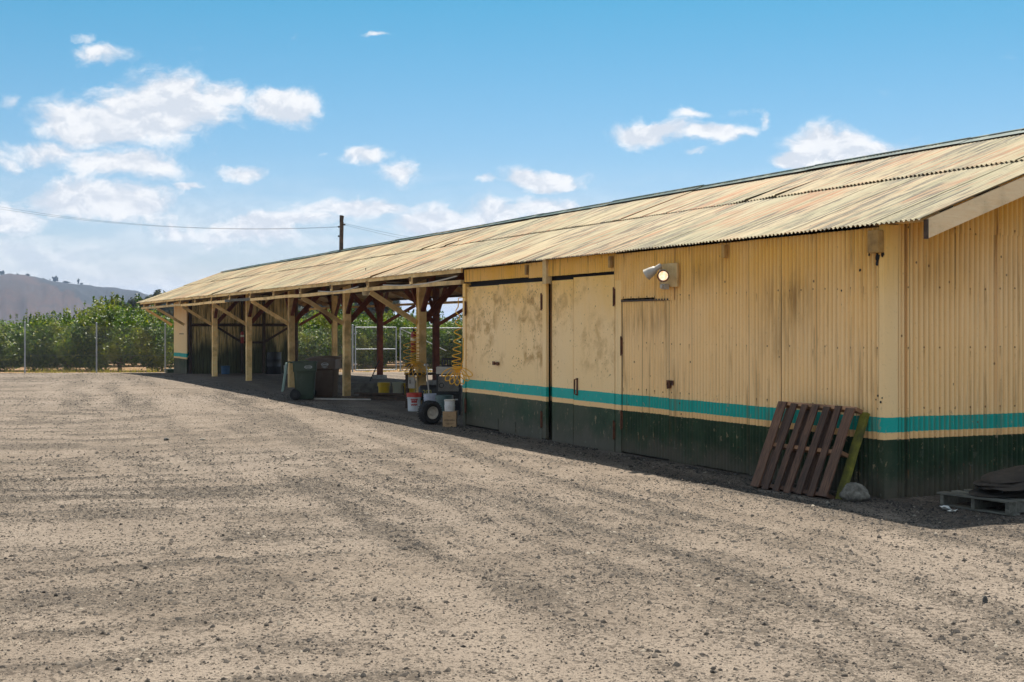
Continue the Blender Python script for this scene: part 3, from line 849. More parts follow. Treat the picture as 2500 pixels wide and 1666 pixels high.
# posts with braces
for i, x in enumerate(BAYX):
    for (py, sg) in ((PY, 1), (QY, -1)):
        if i == 0 and sg == -1: pass
        front = sg == 1
        mat = M['cream_wood'] if (front or x > 34) else M['red_wood']
        g = gz(x, py) - 0.04
        if i in (1, 2, 3, 4, 5):
            part(MB().beam((x, py, g), (x, py, roof_z(py) - 0.30), 0.17, 0.17, up=(0, 1, 0), seg=6, jit=0.004), 'post', mat, bevel=0.008)
        bm = M['cream_wood'] if front else M['red_wood']
        # outward brace carrying the eave beam
        if i > 0:
            part(MB().beam((x, py + sg * 0.09, 1.80), (x, (0.0 if front else 2 * RY) , 2.44), 0.05, 0.10), 'brace', bm if front else M['red_wood'])
        # inward brace to the tie beam
        if 0 < i < 6:
            part(MB().beam((x + 0.02, py - sg * 0.09, 1.86), (x + 0.02, py - sg * 1.0, 2.86), 0.05, 0.13), 'brace', M['red_wood'] if i != 9 else bm)
            for dx in (-1, 1):
                part(MB().beam((x + dx * 0.09, py, 2.05), (x + dx * 0.75, py, 2.86), 0.10, 0.05), 'brace', M['red_wood'])
    if 0 < i < 7:
        part(MB().beam((x + 0.10, PY + 0.2, 2.93), (x + 0.10, QY - 0.2, 2.93), 0.05, 0.15), 'tie_beam', M['dark_wood'])
        part(MB().beam((x, RY, 3.01), (x, RY, roof_z(RY) - 0.12), 0.1, 0.1, up=(0, 1, 0)), 'king_post', M['dark_wood'])
for py in (PY, QY):
    for a, b in ((10.85, 21.0), (21.01, 31.3), (31.31, 41.4)):
        part(MB().beam((a, py, 2.94 if py == PY else 2.94), (b, py, 2.94), 0.12, 0.14), 'wall_plate', M['dark_wood'])
# stone footings below the red posts
for i in (1, 2, 3, 4):
    x = BAYX[i]
    part(MB().box(x - 0.19, x + 0.19, QY - 0.19, QY + 0.19, gz(x, QY) - 0.1, gz(x, QY) + 0.13), 'post_footing', M['concrete'], bevel=0.02)

# ---- near enclosed part: front wall sheets, doors, gable
def wall_sheet(x0, x1, z0, z1, y=0.0, face='front', mat=None, name='wall_sheet', dy=0.0, tilt=0.0, parent=None):
    """vertical corrugated sheet; front faces +Y, gable faces -X, inner faces -X at given x"""
    w = x1 - x0
    me = corr_mesh('wall_sheet_mesh', w, z1 - z0, 0.068, 0.018, mat or M['paint_rib'], 3, 8, 0.003, 0, 0.003, rr)
    if face == 'front':        # width towards -X so outward is +Y
        R = Matrix(((-1, 0, 0), (0, 0, 1), (0, 1, 0))).to_4x4(); T = Vector((x1, y + dy, z0))
    else:                      # 'gable': x0,x1 are distances into the building (along -Y), outward -X
        R = Matrix(((0, 0, -1), (-1, 0, 0), (0, 1, 0))).to_4x4(); T = Vector((y - dy, -x0, z0))
    return link(me, name, parent or shed, Matrix.Translation(T) @ R @ Matrix.Rotation(tilt, 4, 'Z'))
front = [(0.05, 0.42), (0.36, 1.03), (0.97, 1.72), (1.66, 2.26), (2.20, 2.86), (2.80, 3.46), (3.40, 4.00)]
for i, (a, b) in enumerate(front):
    wall_sheet(a, b, 0.0 + rr.uniform(-0.02, 0.03), 2.70, dy=0.008 * (i % 2) + 0.003, tilt=rr.uniform(-0.003, 0.003))
# above the walk door (three pieces) and strip beside it
wall_sheet(4.30, 5.42, 2.09, 2.70, dy=0.004)
wall_sheet(3.86, 4.34, 2.05, 2.70, dy=0.013)
part(MB().box(5.24, 5.40, -0.03, 0.018, 0.0, 2.34), 'door_jamb', M['paint_trim'], bevel=0.004)
# header panels above the big doors
wall_sheet(5.42, 7.50, 2.47, 2.72, dy=0.010)
wall_sheet(7.55, 8.10, 2.465, 2.70, dy=0.020)
wall_sheet(8.05, 10.72, 2.485, 2.70, dy=0.006)
part(MB().box(7.43, 7.56, -0.03, 0.065, 2.36, 2.745), 'post_cap', M['cream_wood'])
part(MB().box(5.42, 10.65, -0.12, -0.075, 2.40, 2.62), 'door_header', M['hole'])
# dark inside of the doorway so the gaps above and between doors read deep
part(MB().box(7.36, 7.66, -0.24, -0.12, 0.0, 2.44), 'door_post', M['paint_trim'])
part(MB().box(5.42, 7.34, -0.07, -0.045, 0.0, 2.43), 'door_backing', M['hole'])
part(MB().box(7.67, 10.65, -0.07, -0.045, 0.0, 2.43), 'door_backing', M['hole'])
part(MB().box(10.66, 10.78, -0.12, 0.03, 0.0, 2.46), 'door_jamb', M['paint_trim'], bevel=0.004)
part(MB().box(7.51, 7.64, -0.02, 0.03, 0.02, 2.40), 'door_jamb', M['paint_trim'], bevel=0.004)

def door_leaf(x0, x1, z0, z1, y, mat, seed):
    """folded sheet-steel leaf, slightly buckled"""
    r = random.Random(seed); nx, nz = 14, 26
    vs = []; fs = []
    blobs = [(r.uniform(x0, x1), r.uniform(0.9, z1), r.uniform(0.05, 0.16), r.uniform(-0.016, 0.008)) for _ in range(16)]
    for j in range(nz + 1):
        for i in range(nx + 1):
            x = x0 + (x1 - x0) * i / nx; z = z0 + (z1 - z0) * j / nz
            d = 0
            if 0 < i < nx and 0 < j < nz:
                for bx, bz, br, bd in blobs: d += bd * math.exp(-((x - bx) ** 2 + (z - bz) ** 2) / (br * br))
            vs.append((x, y + d, z))
    for j in range(nz):
        for i in range(nx):
            a = j * (nx + 1) + i
            fs.append((a, a + nx + 1, a + nx + 2, a + 1))
    mb = MB().add(vs, fs)
    # folded edges
    t_ = 0.035
    mb.box(x0, x0 + 0.004, y - t_, y - 0.001, z0, z1); mb.box(x1 - 0.004, x1, y - t_, y - 0.001, z0, z1)
    mb.box(x0, x1, y - t_, y - 0.002, z1 - 0.004, z1 - 0.0005)
    return mb.build('door', mat, shed, True)
dA = door_leaf(9.285, 10.64, 0.03, 2.395, 0.012, M['paint_flat'], 3)
dB = door_leaf(7.66, 9.255, 0.0, 2.40, 0.024, M['paint_flat'], 8)
dC = door_leaf(6.668, 7.35, 0.0, 2.40, 0.006, M['paint_flat2'], 5)
dD = door_leaf(5.43, 6.638, 0.0, 2.425, 0.014, M['paint_flat2'], 12)
for d_, t_ in ((dA, 'big flat steel door leaf beside the open bay, stained and pitted'), (dB, 'widest steel door leaf, heavily stained, hinged at the deep dark gap'),
               (dC, 'narrow steel door leaf right of the deep dark gap'), (dD, 'steel door leaf with the rusty pull handle')):
    d_['label'] = t_
# kick plates
for d_, a, b, z in ((dA, 9.30, 10.62, 0.0), (dB, 8.6, 9.24, 0.01)):
    MB().box(a, b, 0.028 if d_ is dB else 0.016, 0.034 if d_ is dB else 0.022, 0.03 + z, 0.20).build('kick_plate', M['paint_trim'], d_)
# hinges, latch, handle
def hinge(parent, x, z, y=0.03):
    mb = MB().tube([(x, y + 0.012, z - 0.13), (x, y + 0.012, z + 0.13)], 0.012, 8)
    mb.box(x - 0.03, x + 0.03, y, y + 0.006, z - 0.11, z + 0.11)
    return mb.build('hinge', M['rust'], parent)
hinge(dA, 10.64, 2.03); hinge(dB, 7.655, 2.09); hinge(dD, 5.425, 2.12, 0.02); hinge(dA, 10.64, 0.35); hinge(dD, 5.425, 0.3, 0.02); hinge(dB, 7.655, 0.3)
MB().box(9.22, 9.42, 0.034, 0.046, 1.09, 1.13).box(9.36, 9.44, 0.046, 0.062, 1.085, 1.145).box(9.22, 9.27, 0.046, 0.058, 1.08, 1.14).build('latch', M['rust'], dB)
hd = MB().tube([(6.52, 0.02, 0.96), (6.52, 0.06, 0.95), (6.52, 0.06, 0.74), (6.52, 0.02, 0.73)], 0.012, 8)
hd.box(6.495, 6.545, 0.014, 0.02, 0.72, 0.97).build('handle', M['rust'], dD)
# walk door of corrugated sheet
wd = MB().box(4.005, 5.215, -0.035, -0.008, 0.02, 2.04).build('walk_door', M['paint_trim'], shed)
wd['label'] = 'narrow corrugated walk door below the floodlight'
wall_sheet(4.02, 4.66, 0.03, 2.045, dy=0.008, name='door_sheet', parent=wd)
wall_sheet(4.60, 5.20, 0.03, 2.045, dy=0.004, name='door_sheet', parent=wd)
MB().box(3.99, 5.23, 0.012, 0.026, 2.045, 2.07).build('door_head', M['dark_wood'], wd)
hinge(wd, 5.222, 1.45, 0.018)
hinge(wd, 5.222, 0.45, 0.018)
lk = MB().box(3.90, 4.06, 0.020, 0.028, 0.97, 1.03).tube([(3.97, 0.05, 1.03), (3.945, 0.055, 0.995), (3.95, 0.055, 0.94), (3.99, 0.055, 0.93), (4.0, 0.055, 0.98), (3.97, 0.05, 1.03)], 0.010, 6)
lk.lathe([(0.0, 0), (0.03, 0.002), (0.034, 0.02), (0.0, 0.03)], (3.965, 0.03, 0.96), 10, (0, 1, 0)).build('padlock', M['rust'], wd)
# dark slit linings (black gaps between door and wall)
part(MB().box(3.985, 4.003, -0.03, 0.004, 0.02, 2.05), 'door_gap', M['hole'])
part(MB().box(5.222, 5.236, -0.03, 0.004, 0.02, 2.05), 'door_gap', M['hole'])
# rafter tails poking out over the near wall
for x in (2.72, 5.47, 8.14):
    part(MB().box(x - 0.03, x + 0.03, 0.020, 0.075, 2.52, 2.675), 'rafter_tail', M['stub_wood'], bevel=0.004)
# corner trim, flat steel wrapping the corner
mb = MB()
vs = []; fs = []
pr = [(0.09, 0.016), (0.05, 0.023), (0.02, 0.022), (-0.012, 0.014), (-0.024, -0.012), (-0.022, -0.08), (-0.018, -0.19)]
zs_ = [0.0, 0.25, 0.6, 1.2, 1.8, 2.4, 2.72]
r_ = random.Random(4)
for z in zs_:
    for (a, b) in pr:
        d = r_.uniform(-0.006, 0.006) if z < 0.7 else r_.uniform(-0.002, 0.002)
        vs.append((a * (0.55 if a > 0.05 else 1) + d, b + d, z))
n = len(pr)
for j in range(len(zs_) - 1):
    for i in range(n - 1):
        a = j * n + i; fs.append((a, a + 1, a + n + 1, a + n))
part(MB().add(vs, fs), 'corner_trim', M['paint_trim'], smooth='auto')
# gable wall sheets (distance runs into the building)
gs = [(0.16, 0.30), (0.26, 0.92), (0.86, 1.52), (1.46, 2.12), (2.06, 2.72), (2.66, 3.40), (3.34, 4.0), (3.94, 4.6), (4.54, 5.2), (5.14, 5.8), (5.74, 6.4), (6.34, 6.9)]
for i, (a, b) in enumerate(gs):
    ym = -(a + b) / 2
    ztop = min(roof_z(-a), roof_z(-b)) - 0.045
    zc = 2.75 if ztop > 2.9 else ztop
    wall_sheet(a, b, rr.uniform(-0.02, 0.03), zc, 0.0, 'gable', dy=0.008 * (i % 2) + 0.006, tilt=rr.uniform(-0.003, 0.003))
    if zc < ztop:
        # upper course overlaps the lower one, cut to the rake
        me = corr_mesh('wall_sheet_mesh', b - a, 1.0, 0.068, 0.018, M['paint_rib'], 3, 6, 0.003, 0, 0.003, rr)
        z0 = 2.66
        for v in me.vertices:
            y = -(a + v.co.x)
            v.co.y = (roof_z(y) - 0.035 - z0) * v.co.y
        R = Matrix(((0, 0, -1), (-1, 0, 0), (0, 1, 0))).to_4x4()
        link(me, 'wall_sheet', shed, Matrix.Translation((-0.018 - 0.004 * (i % 2), -a, z0)) @ R)
# rear wall and inner end wall of the near room, far cross wall
for k in range(16):
    a = 0.02 + k * 0.67; b = min(a + 0.72, 10.74)
    me = corr_mesh('wall_sheet_mesh', b - a, 2.66, 0.068, 0.018, M['paint_rib'], 2, 6, 0.003, 0, 0.003, rr)
    R = Matrix(((1, 0, 0), (0, 0, -1), (0, 1, 0))).to_4x4()
    link(me, 'wall_sheet', shed, Matrix.Translation((a, BY + 0.12, 0.0)) @ R)
def inner(xw, ya, yb, mat, flip, zb):
    y = ya
    while y > yb + 0.1:
        y2 = max(y - 0.72, yb)
        me = corr_mesh('inner_wall_sheet_mesh', y - y2, 1.0, 0.068, 0.018, mat, 3, 6, 0.003, 0, 0, rr)
        for v in me.vertices:
            yy = y - v.co.x
            v.co.y = (roof_z(yy) - 0.16 - zb) * v.co.y
        R = Matrix(((0, 0, -1), (-1, 0, 0), (0, 1, 0))).to_4x4()
        link(me, 'inner_wall_sheet', shed, Matrix.Translation((xw + (0.01 if flip else -0.01), y, zb)) @ R)
        y = y2 + 0.05 if y2 > yb else y2
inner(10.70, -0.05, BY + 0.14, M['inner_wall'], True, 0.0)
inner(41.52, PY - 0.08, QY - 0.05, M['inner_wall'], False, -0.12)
# far wing: plank end panel facing the yard in the post line, back and end walls
xw0, xw1 = 41.48, 44.12
n = 6
for k in range(n):
    a = xw0 + (xw1 - xw0) * k / n; b = xw0 + (xw1 - xw0) * (k + 1) / n - 0.006
    part(MB().box(a, b, PY - 0.03, PY + 0.01 + 0.004 * (k % 2), -0.22, roof_z(PY) - 0.2), 'wall_board', M['paint_far'])
part(MB().box(42.0, 42.9, PY + 0.018, PY + 0.03, 1.435, 1.46), 'hinge_strap', M['rust'])
part(MB().box(xw0, xw1, QY - 0.03, QY + 0.03, -0.4, roof_z(QY) - 0.2), 'rear_wall', M['paint_far'])
part(MB().box(xw1 - 0.03, xw1, QY + 0.04, PY - 0.04, -0.4, 2.95), 'end_wall', M['paint_far'])
part(MB().box(44.3, 44.75, -1.6, -0.9, -0.2, 0.0), 'door_step', M['ridge'])
# framing on the far cross wall
fx = 41.40
part(MB().beam((fx, PY - 0.1, 1.80), (fx, QY, 1.80), 0.08, 0.11), 'wall_girt', M['dark_wood'])
part(MB().beam((fx - 0.06, PY - 1.1, 1.75), (fx - 0.06, PY - 2.1, 1.12), 0.05, 0.08), 'wall_brace', M['dark_wood'])
part(MB().beam((fx - 0.06, PY - 2.1, 1.12), (fx - 0.06, PY - 3.0, 1.10), 0.05, 0.08), 'wall_brace', M['dark_wood'])
part(MB().beam((fx - 0.06, PY - 3.0, 1.10), (fx - 0.06, PY - 4.1, 1.75), 0.05, 0.08), 'wall_brace', M['dark_wood'])
for y in (PY - 0.12, PY - 2.15, PY - 3.02, QY + 0.05):
    part(MB().beam((fx, y, -0.1), (fx, y, 2.9), 0.10, 0.10, up=(0, 1, 0)), 'wall_stud', M['dark_wood'])
# barge boards on both ends, near one pale and broad
def barge(x, ya, yb, h, th, mat):
    mb = MB(); vs = []
    for xx_ in (x, x + th):
        for (y, z) in ((ya, roof_z(ya) - 0.012), (yb, roof_z(yb) - 0.012), (yb, roof_z(yb) - 0.012 - h), (ya, roof_z(ya) - 0.012 - h)):
            vs.append((xx_, y, z))
    mb.add(vs, [(0, 1, 2, 3), (7, 6, 5, 4), (0, 4, 5, 1), (1, 5, 6, 2), (2, 6, 7, 3), (3, 7, 4, 0)])
    return part(mb, 'barge_board', mat)
barge(X0R + 0.02, 0.02, RY, 0.19, 0.035, M['pale_wood'])
barge(X0R + 0.02, RY, BY, 0.19, 0.035, M['pale_wood'])
barge(X1R - 0.05, EY - 0.02, RY, 0.15, 0.035, M['dark_wood'])
barge(X1R - 0.05, RY, BY, 0.15, 0.035, M['dark_wood'])
part(MB().box(X0R + 0.015, X0R + 0.058, 0.022, 0.045, 2.54, 2.725), 'barge_end', M['dark_wood'])
# lookouts carrying the gable overhang
for y in (-0.15, -1.8, -3.4, -5.0):
    part(MB().beam((X0R + 0.06, y, roof_z(y) - 0.045), (0.3, y, roof_z(y) - 0.045), 0.04, 0.075), 'lookout', M['cream_wood'])
# beam end wrapped in tin at the corner, with ragged rust holes
part(MB().box(-0.03, 0.13, 0.03, 0.105, 2.44, 2.665), 'beam_end', M['stub_wood'], bevel=0.01)
hm = MB(); r_ = random.Random(21)
for (hx, hz, hr) in ((0.19, 2.55, 0.030), (0.185, 2.47, 0.018), (0.19, 2.43, 0.016), (0.07, 2.40, 0.045), (0.075, 2.35, 0.030), (-0.01, 2.43, 0.03), (0.33, 2.28, 0.018), (0.06, 1.02, 0.012), (0.0, 1.0, 0.010), (0.02, 0.96, 0.013), (0.09, 0.98, 0.008), (0.62, 2.08, 0.012)):
    k = 9; vs = []
    for i in range(k):
        a = 6.283 * i / k; rr_ = hr * r_.uniform(0.6, 1.25)
        vs.append((hx + rr_ * math.cos(a) * 0.7, 0.032, hz + rr_ * math.sin(a)))
    vs += [(v[0], 0.026, v[2]) for v in vs]
    fs = [tuple(range(k - 1, -1, -1))] + [(i, (i + 1) % k, k + (i + 1) % k, k + i) for i in range(k)]
    hm.add(vs, fs)
tag(hm.build('rust_hole', M['hole'], shed), kind='stuff')
# pale flexible conduit drooping below the purlin
for (xa, xb, za, zb, sag) in ((11.0, 14.9, 2.60, 2.56, 0.07), (16.5, 19.5, 2.57, 2.55, 0.05)):
    pts = [(xa + (xb - xa) * i / 14, 0.045, za + (zb - za) * i / 14 - sag * math.sin(math.pi * i / 14)) for i in range(15)]
    part(MB().tube(pts, 0.014, 6), 'conduit', M['white_metal'], smooth=True)

# ------------------------------------------------------------------ mast on the ridge and its wires
mx_, my_ = 28.75, -3.30
mast = empty('utility_mast', (mx_, my_, 0), 0, 'dark split wooden mast standing up through the roof ridge', 'pole')
mb = MB()
b0 = Vector((-0.30, 0, 3.55)); t0 = Vector((-0.02, -0.12, 4.95))
mb.beam(b0, t0, 0.10, 0.10, up=(0, 1, 0), seg=5, jit=0.004)
mb.build('shaft', M['dark_wood'], mast)
MB().beam(t0 + Vector((0.03, 0.01, 0)), t0 + Vector((0.05, 0.0, 0.22)), 0.04, 0.09, up=(0, 1, 0)).build('split_top', M['dark_wood'], mast)
MB().beam(t0 + Vector((-0.035, 0, 0)), t0 + Vector((-0.04, -0.02, 0.20)), 0.035, 0.07, up=(0, 1, 0)).build('split_top', M['dark_wood'], mast)
for (dz, sx) in ((-0.13, 1), (-0.42, 1), (-0.08, -1)):
    MB().tube([t0 + Vector((0, 0, dz)), t0 + Vector((sx * 0.16, 0.05 * sx, dz - 0.01))], 0.015, 6).lathe([(0.0, 0), (0.03, 0.01), (0.03, 0.05), (0, 0.06)], t0 + Vector((sx * 0.14, 0.05 * sx, dz - 0.03)), 8).build('insulator', M['black_metal'], mast)
def wire(p, q, sag, r, label):
    pts = []
    for i in range(41):
        t_ = i / 40
        v = Vector(p).lerp(Vector(q), t_); v.z -= sag * 4 * t_ * (1 - t_)
        pts.append(v)
    o = MB().tube(pts, r, 4).build('overhead_wire', M['black_metal'])
    return tag(o, label, 'wire', 'overhead wires tied to the mast')
topw = Vector((mx_, my_, 0)) + t0
wire(topw + Vector((0.15, 0.05, -0.14)), cam_pt(-25, 44, 7.55), 0.85, 0.0038, 'lower of the paired thin wires running left from the mast')
wire(topw + Vector((0.15, 0.05, -0.12)), cam_pt(-25, 44, 7.80), 0.93, 0.0038, 'upper of the paired thin wires running left from the mast')
wire(topw + Vector((-0.1, 0, -0.03)), cam_pt(3, 60, 5.0), 0.25, 0.0038, 'upper thin wire sloping down behind the roof, right of the mast')
wire(topw + Vector((-0.15, -0.05, -0.09)), cam_pt(2.7, 60, 4.85), 0.27, 0.0038, 'lower thin wire sloping down behind the roof, right of the mast')

# ------------------------------------------------------------------ floodlight
fl = empty('floodlight', (4.05, 0.03, 2.38), 0, 'twin head floodlight with one lamp lit, mounted above the walk door', 'lamp')
MB().box(-0.30, 0.12, 0.006, 0.035, -0.17, 0.13).build('backing_board', M['cream_wood'], fl, bevel=0.004)
MB().lathe([(0.0, 0), (0.06, 0), (0.06, 0.05), (0.02, 0.055), (0, 0.055)], (0.0, 0.036, 0.0), 18, (0, 1, 0)).build('junction_box', M['white_metal'], fl, 'auto')
def head(pos, ax, lit, parent):
    ax = Vector(ax).normalized(); pos = Vector(pos)
    h = MB().lathe([(0.025, -0.13), (0.03, -0.12), (0.032, -0.045), (0.045, -0.03), (0.062, 0.03), (0.072, 0.09), (0.076, 0.10), (0.068, 0.10), (0.058, 0.03), (0.040, -0.02), (0.0, -0.025)], pos, 22, ax)
    hh = h.build('lamp_head', M['white_metal'] if not lit else M['rust'], parent, 'auto')
    g = MB().lathe([(0.0, 0.075), (0.02, 0.073), (0.04, 0.064), (0.056, 0.05), (0.058, 0.04), (0.0, 0.035)], pos, 22, ax)
    g.build('bulb', M['bulb'] if lit else M['white_plastic'], hh, True)
    MB().tube([pos - ax * 0.12, Vector((0.0, 0.07, 0.0))], 0.014, 8).build('arm', M['white_metal'], hh)
    return hh
to_cam = (CAMP - Vector((4.05, 0.1, 2.38))).normalized()
head((-0.20, 0.17, -0.03), to_cam + Vector((0.05, 0.0, -0.06)), True, fl)
head((0.0, 0.20, 0.04), (0.62, 0.45, -0.45), False, fl)
MB().box(-0.16, -0.09, 0.06, 0.13, -0.20, -0.13).lathe([(0.0, 0), (0.03, 0.0), (0.03, 0.03), (0, 0.035)], (-0.125, 0.13, -0.165), 12, (0, 1, 0)).build('motion_sensor', M['white_metal'], fl, bevel=0.006)

# ------------------------------------------------------------------ pallet leaning on the wall
pl = empty('leaning_pallet', (0.78, 0.60, 0.0), 0, 'brown wooden pallet leaning upright against the near corner wall', 'pallet')
W_, H_ = 1.20, 0.985
tilt = math.atan2(0.40, 0.93)
TM = Matrix.Rotation(math.radians(3), 4, 'Z') @ Matrix.Rotation(tilt, 4, 'X')
# local frame before tilt: x width (+x = far end), z up, +y outward
r_ = random.Random(9)
ws = [0.135, 0.10, 0.09, 0.10, 0.10, 0.09, 0.13]
xs_ = [0.53, 0.345, 0.175, 0.0, -0.175, -0.35, -0.525]
for w, x in zip(ws, xs_):
    j = r_.uniform(-0.012, 0.012)
    o = MB().beam((x + j, 0.0, 0.01 + r_.uniform(-0.01, 0.02)), (x - j, 0.0, H_ - r_.uniform(0, 0.03)), w, 0.018, up=(0, 1, 0), seg=5, jit=0.003)
    o.build('slat', M['pallet_wood'], pl, M=TM, bevel=0.002)
for z, m_ in ((0.05, 'pallet_wood'), (0.50, 'pallet_mid'), (0.97, 'pallet_mid')):
    MB().box(-0.59, 0.59, -0.105, -0.011, z - 0.02, z + 0.02).build('stringer', M[m_], pl, M=TM, bevel=0.003)
for x in (0.53, 0.2, -0.12, -0.40):
    MB().beam((x, -0.116, 0.01), (x, -0.116, H_ - 0.02), 0.10, 0.018, up=(0, 1, 0)).build('back_board', M['pallet_wood'], pl, M=TM)
o = MB().beam((-0.63, -0.135, -0.02), (-0.60, -0.135, H_ - 0.01), 0.095, 0.045, up=(0, 1, 0), seg=5, jit=0.004).build('back_board', M['moss_board'], pl, M=TM, bevel=0.006)
o['label'] = 'mossy yellow-green painted edge board'

# boulder
def rock(name, loc, sx, sy, sz, seed, mat, label, cat='rock', group=None):
    import bmesh
    bm = bmesh.new(); bmesh.ops.create_icosphere(bm, subdivisions=4, radius=1.0)
    r = random.Random(seed); offs = [Vector((r.uniform(-9, 9), r.uniform(-9, 9), r.uniform(-9, 9)))for _ in range(3)]
    from mathutils import noise as mn
    for v in bm.verts:
        d = 1 + 0.22 * mn.noise(v.co * 1.3 + offs[0]) + 0.13 * mn.noise(v.co * 3.5 + offs[1]) + 0.06 * mn.noise(v.co * 9 + offs[2])
        v.co = Vector((v.co.x * sx, v.co.y * sy, v.co.z * sz)) * d
        if v.co.z < -sz * 0.6: v.co.z = -sz * 0.6
    me = bpy.data.meshes.new(name); bm.to_mesh(me); bm.free()
    for p in me.polygons: p.use_smooth = True
    me.materials.append(mat)
    o = link(me, name); o.location = loc
    return tag(o, label, cat, group)
rock('boulder', (0.02, 0.36, 0.065), 0.15, 0.12, 0.10, 2, M['stone'], 'pale rounded boulder on the ground right of the leaning pallet')
rock('stone', (9.89, 5.24, gzr(9.89, 5.24) + 0.015), 0.045, 0.04, 0.030, 3, M['dark_stone'], 'small dark stone lying on the open gravel yard, left of another flat stone')
rock('stone', (9.59, 4.76, gzr(9.59, 4.76) + 0.008), 0.06, 0.04, 0.016, 4, M['stone'], 'thin flat pale stone on the open gravel yard, right of a dark stone')
rock('stone', (-4.16, 2.79, gzr(-4.16, 2.79) + 0.012), 0.016, 0.016, 0.028, 5, M['dark_stone'], 'small upright dark stone alone on the gravel at the right')

# ------------------------------------------------------------------ flat grey pallet with matting
fp = empty('flat_pallet', (-0.98, -0.72, gzr(-0.98, -0.7) + 0.0), 0.10, 'grey weathered pallet lying flat on the ground beside the end wall', 'pallet')
for i in range(7):
    y = 0.54 - i * 0.18
    w = 0.12 if i in (0, 6) else 0.095
    MB().box(-0.42, 0.40 + r_.uniform(-0.01, 0.01), y - w / 2, y + w / 2, 0.118, 0.136).build('slat', M['grey_wood'], fp, bevel=0.003)
for x in (-0.38, 0.0, 0.36):
    MB().box(x - 0.02, x + 0.02, -0.60, 0.58, 0.022, 0.116).build('stringer', M['grey_wood'], fp, bevel=0.003)
for y in (0.5, 0.0, -0.5):
    MB().box(-0.42, 0.40, y - 0.05, y + 0.05, 0.004, 0.021).build('bottom_board', M['grey_wood'], fp)
# folded dark matting: stacked lens-shaped layers
pm = empty('matting_pile', (-1.02, -0.80, fp.location.z + 0.137), 0.25, 'pile of dark brown folded matting resting on the flat grey pallet', 'matting')
for k in range(6):
    vs = []; fs = []; nu, nv = 18, 12
    L_ = 0.66 - 0.02 * k; Wd = 0.38 - 0.012 * k
    zb = 0.024 * k
    hgt = 0.017 * k ** 1.1
    for top in (0, 1):
        for i in range(nu + 1):
            for j in range(nv + 1):
                u = i / nu * 2 - 1; v = j / nv * 2 - 1
                ed = Wd * (1 - abs(u) ** 2.2) ** 0.6 if abs(u) < 1 else 0
                x = u * L_ + 0.03 * math.sin(k * 2.1); y = v * ed
                z = zb + hgt * (1 - u * u) * (1 - 0.5 * v * v) + 0.016 * math.sin(5 * u + 2 * v + k * 1.7) * (1 - v * v) + (0.018 * (1 - v ** 4) * (1 - u ** 4) if top else 0)
                vs.append((y * 0.95, x, z))
    N = (nu + 1) * (nv + 1)
    for i in range(nu):
        for j in range(nv):
            a = i * (nv + 1) + j
            fs.append((a, a + 1, a + nv + 2, a + nv + 1)); fs.append((N + a, N + a + nv + 1, N + a + nv + 2, N + a + 1))
    MB().add(vs, fs).build('mat_layer', M['mat_fabric'], pm, True, M=Matrix.Rotation(r_.uniform(-0.3, 0.3), 4, 'Z') @ Matrix.Rotation(r_.uniform(-0.05, 0.05), 4, 'X'))
# litter
r_ = random.Random(5)
mb = MB()
for k in range(5):
    cx, cy = r_.uniform(-0.12, 0.12), r_.uniform(-0.05, 0.05); vs = []
    for i in range(3):
        for j in range(3):
            vs.append((cx + i * 0.04 + r_.uniform(-.01, .01), cy + j * 0.03 + r_.uniform(-.01, .01), 0.012 + r_.uniform(0, 0.025)))
    mb.add(vs, [(i * 3 + j, i * 3 + j + 1, i * 3 + j + 4, i * 3 + j + 3) for i in range(2) for j in range(2)])
o = mb.build('paper_scrap', M['paper']); o.location = (-1.02, 0.03, gzr(-1.0, 0.03))
tag(o, 'crumpled pale scraps of paper on the ground before the flat pallet', 'litter')

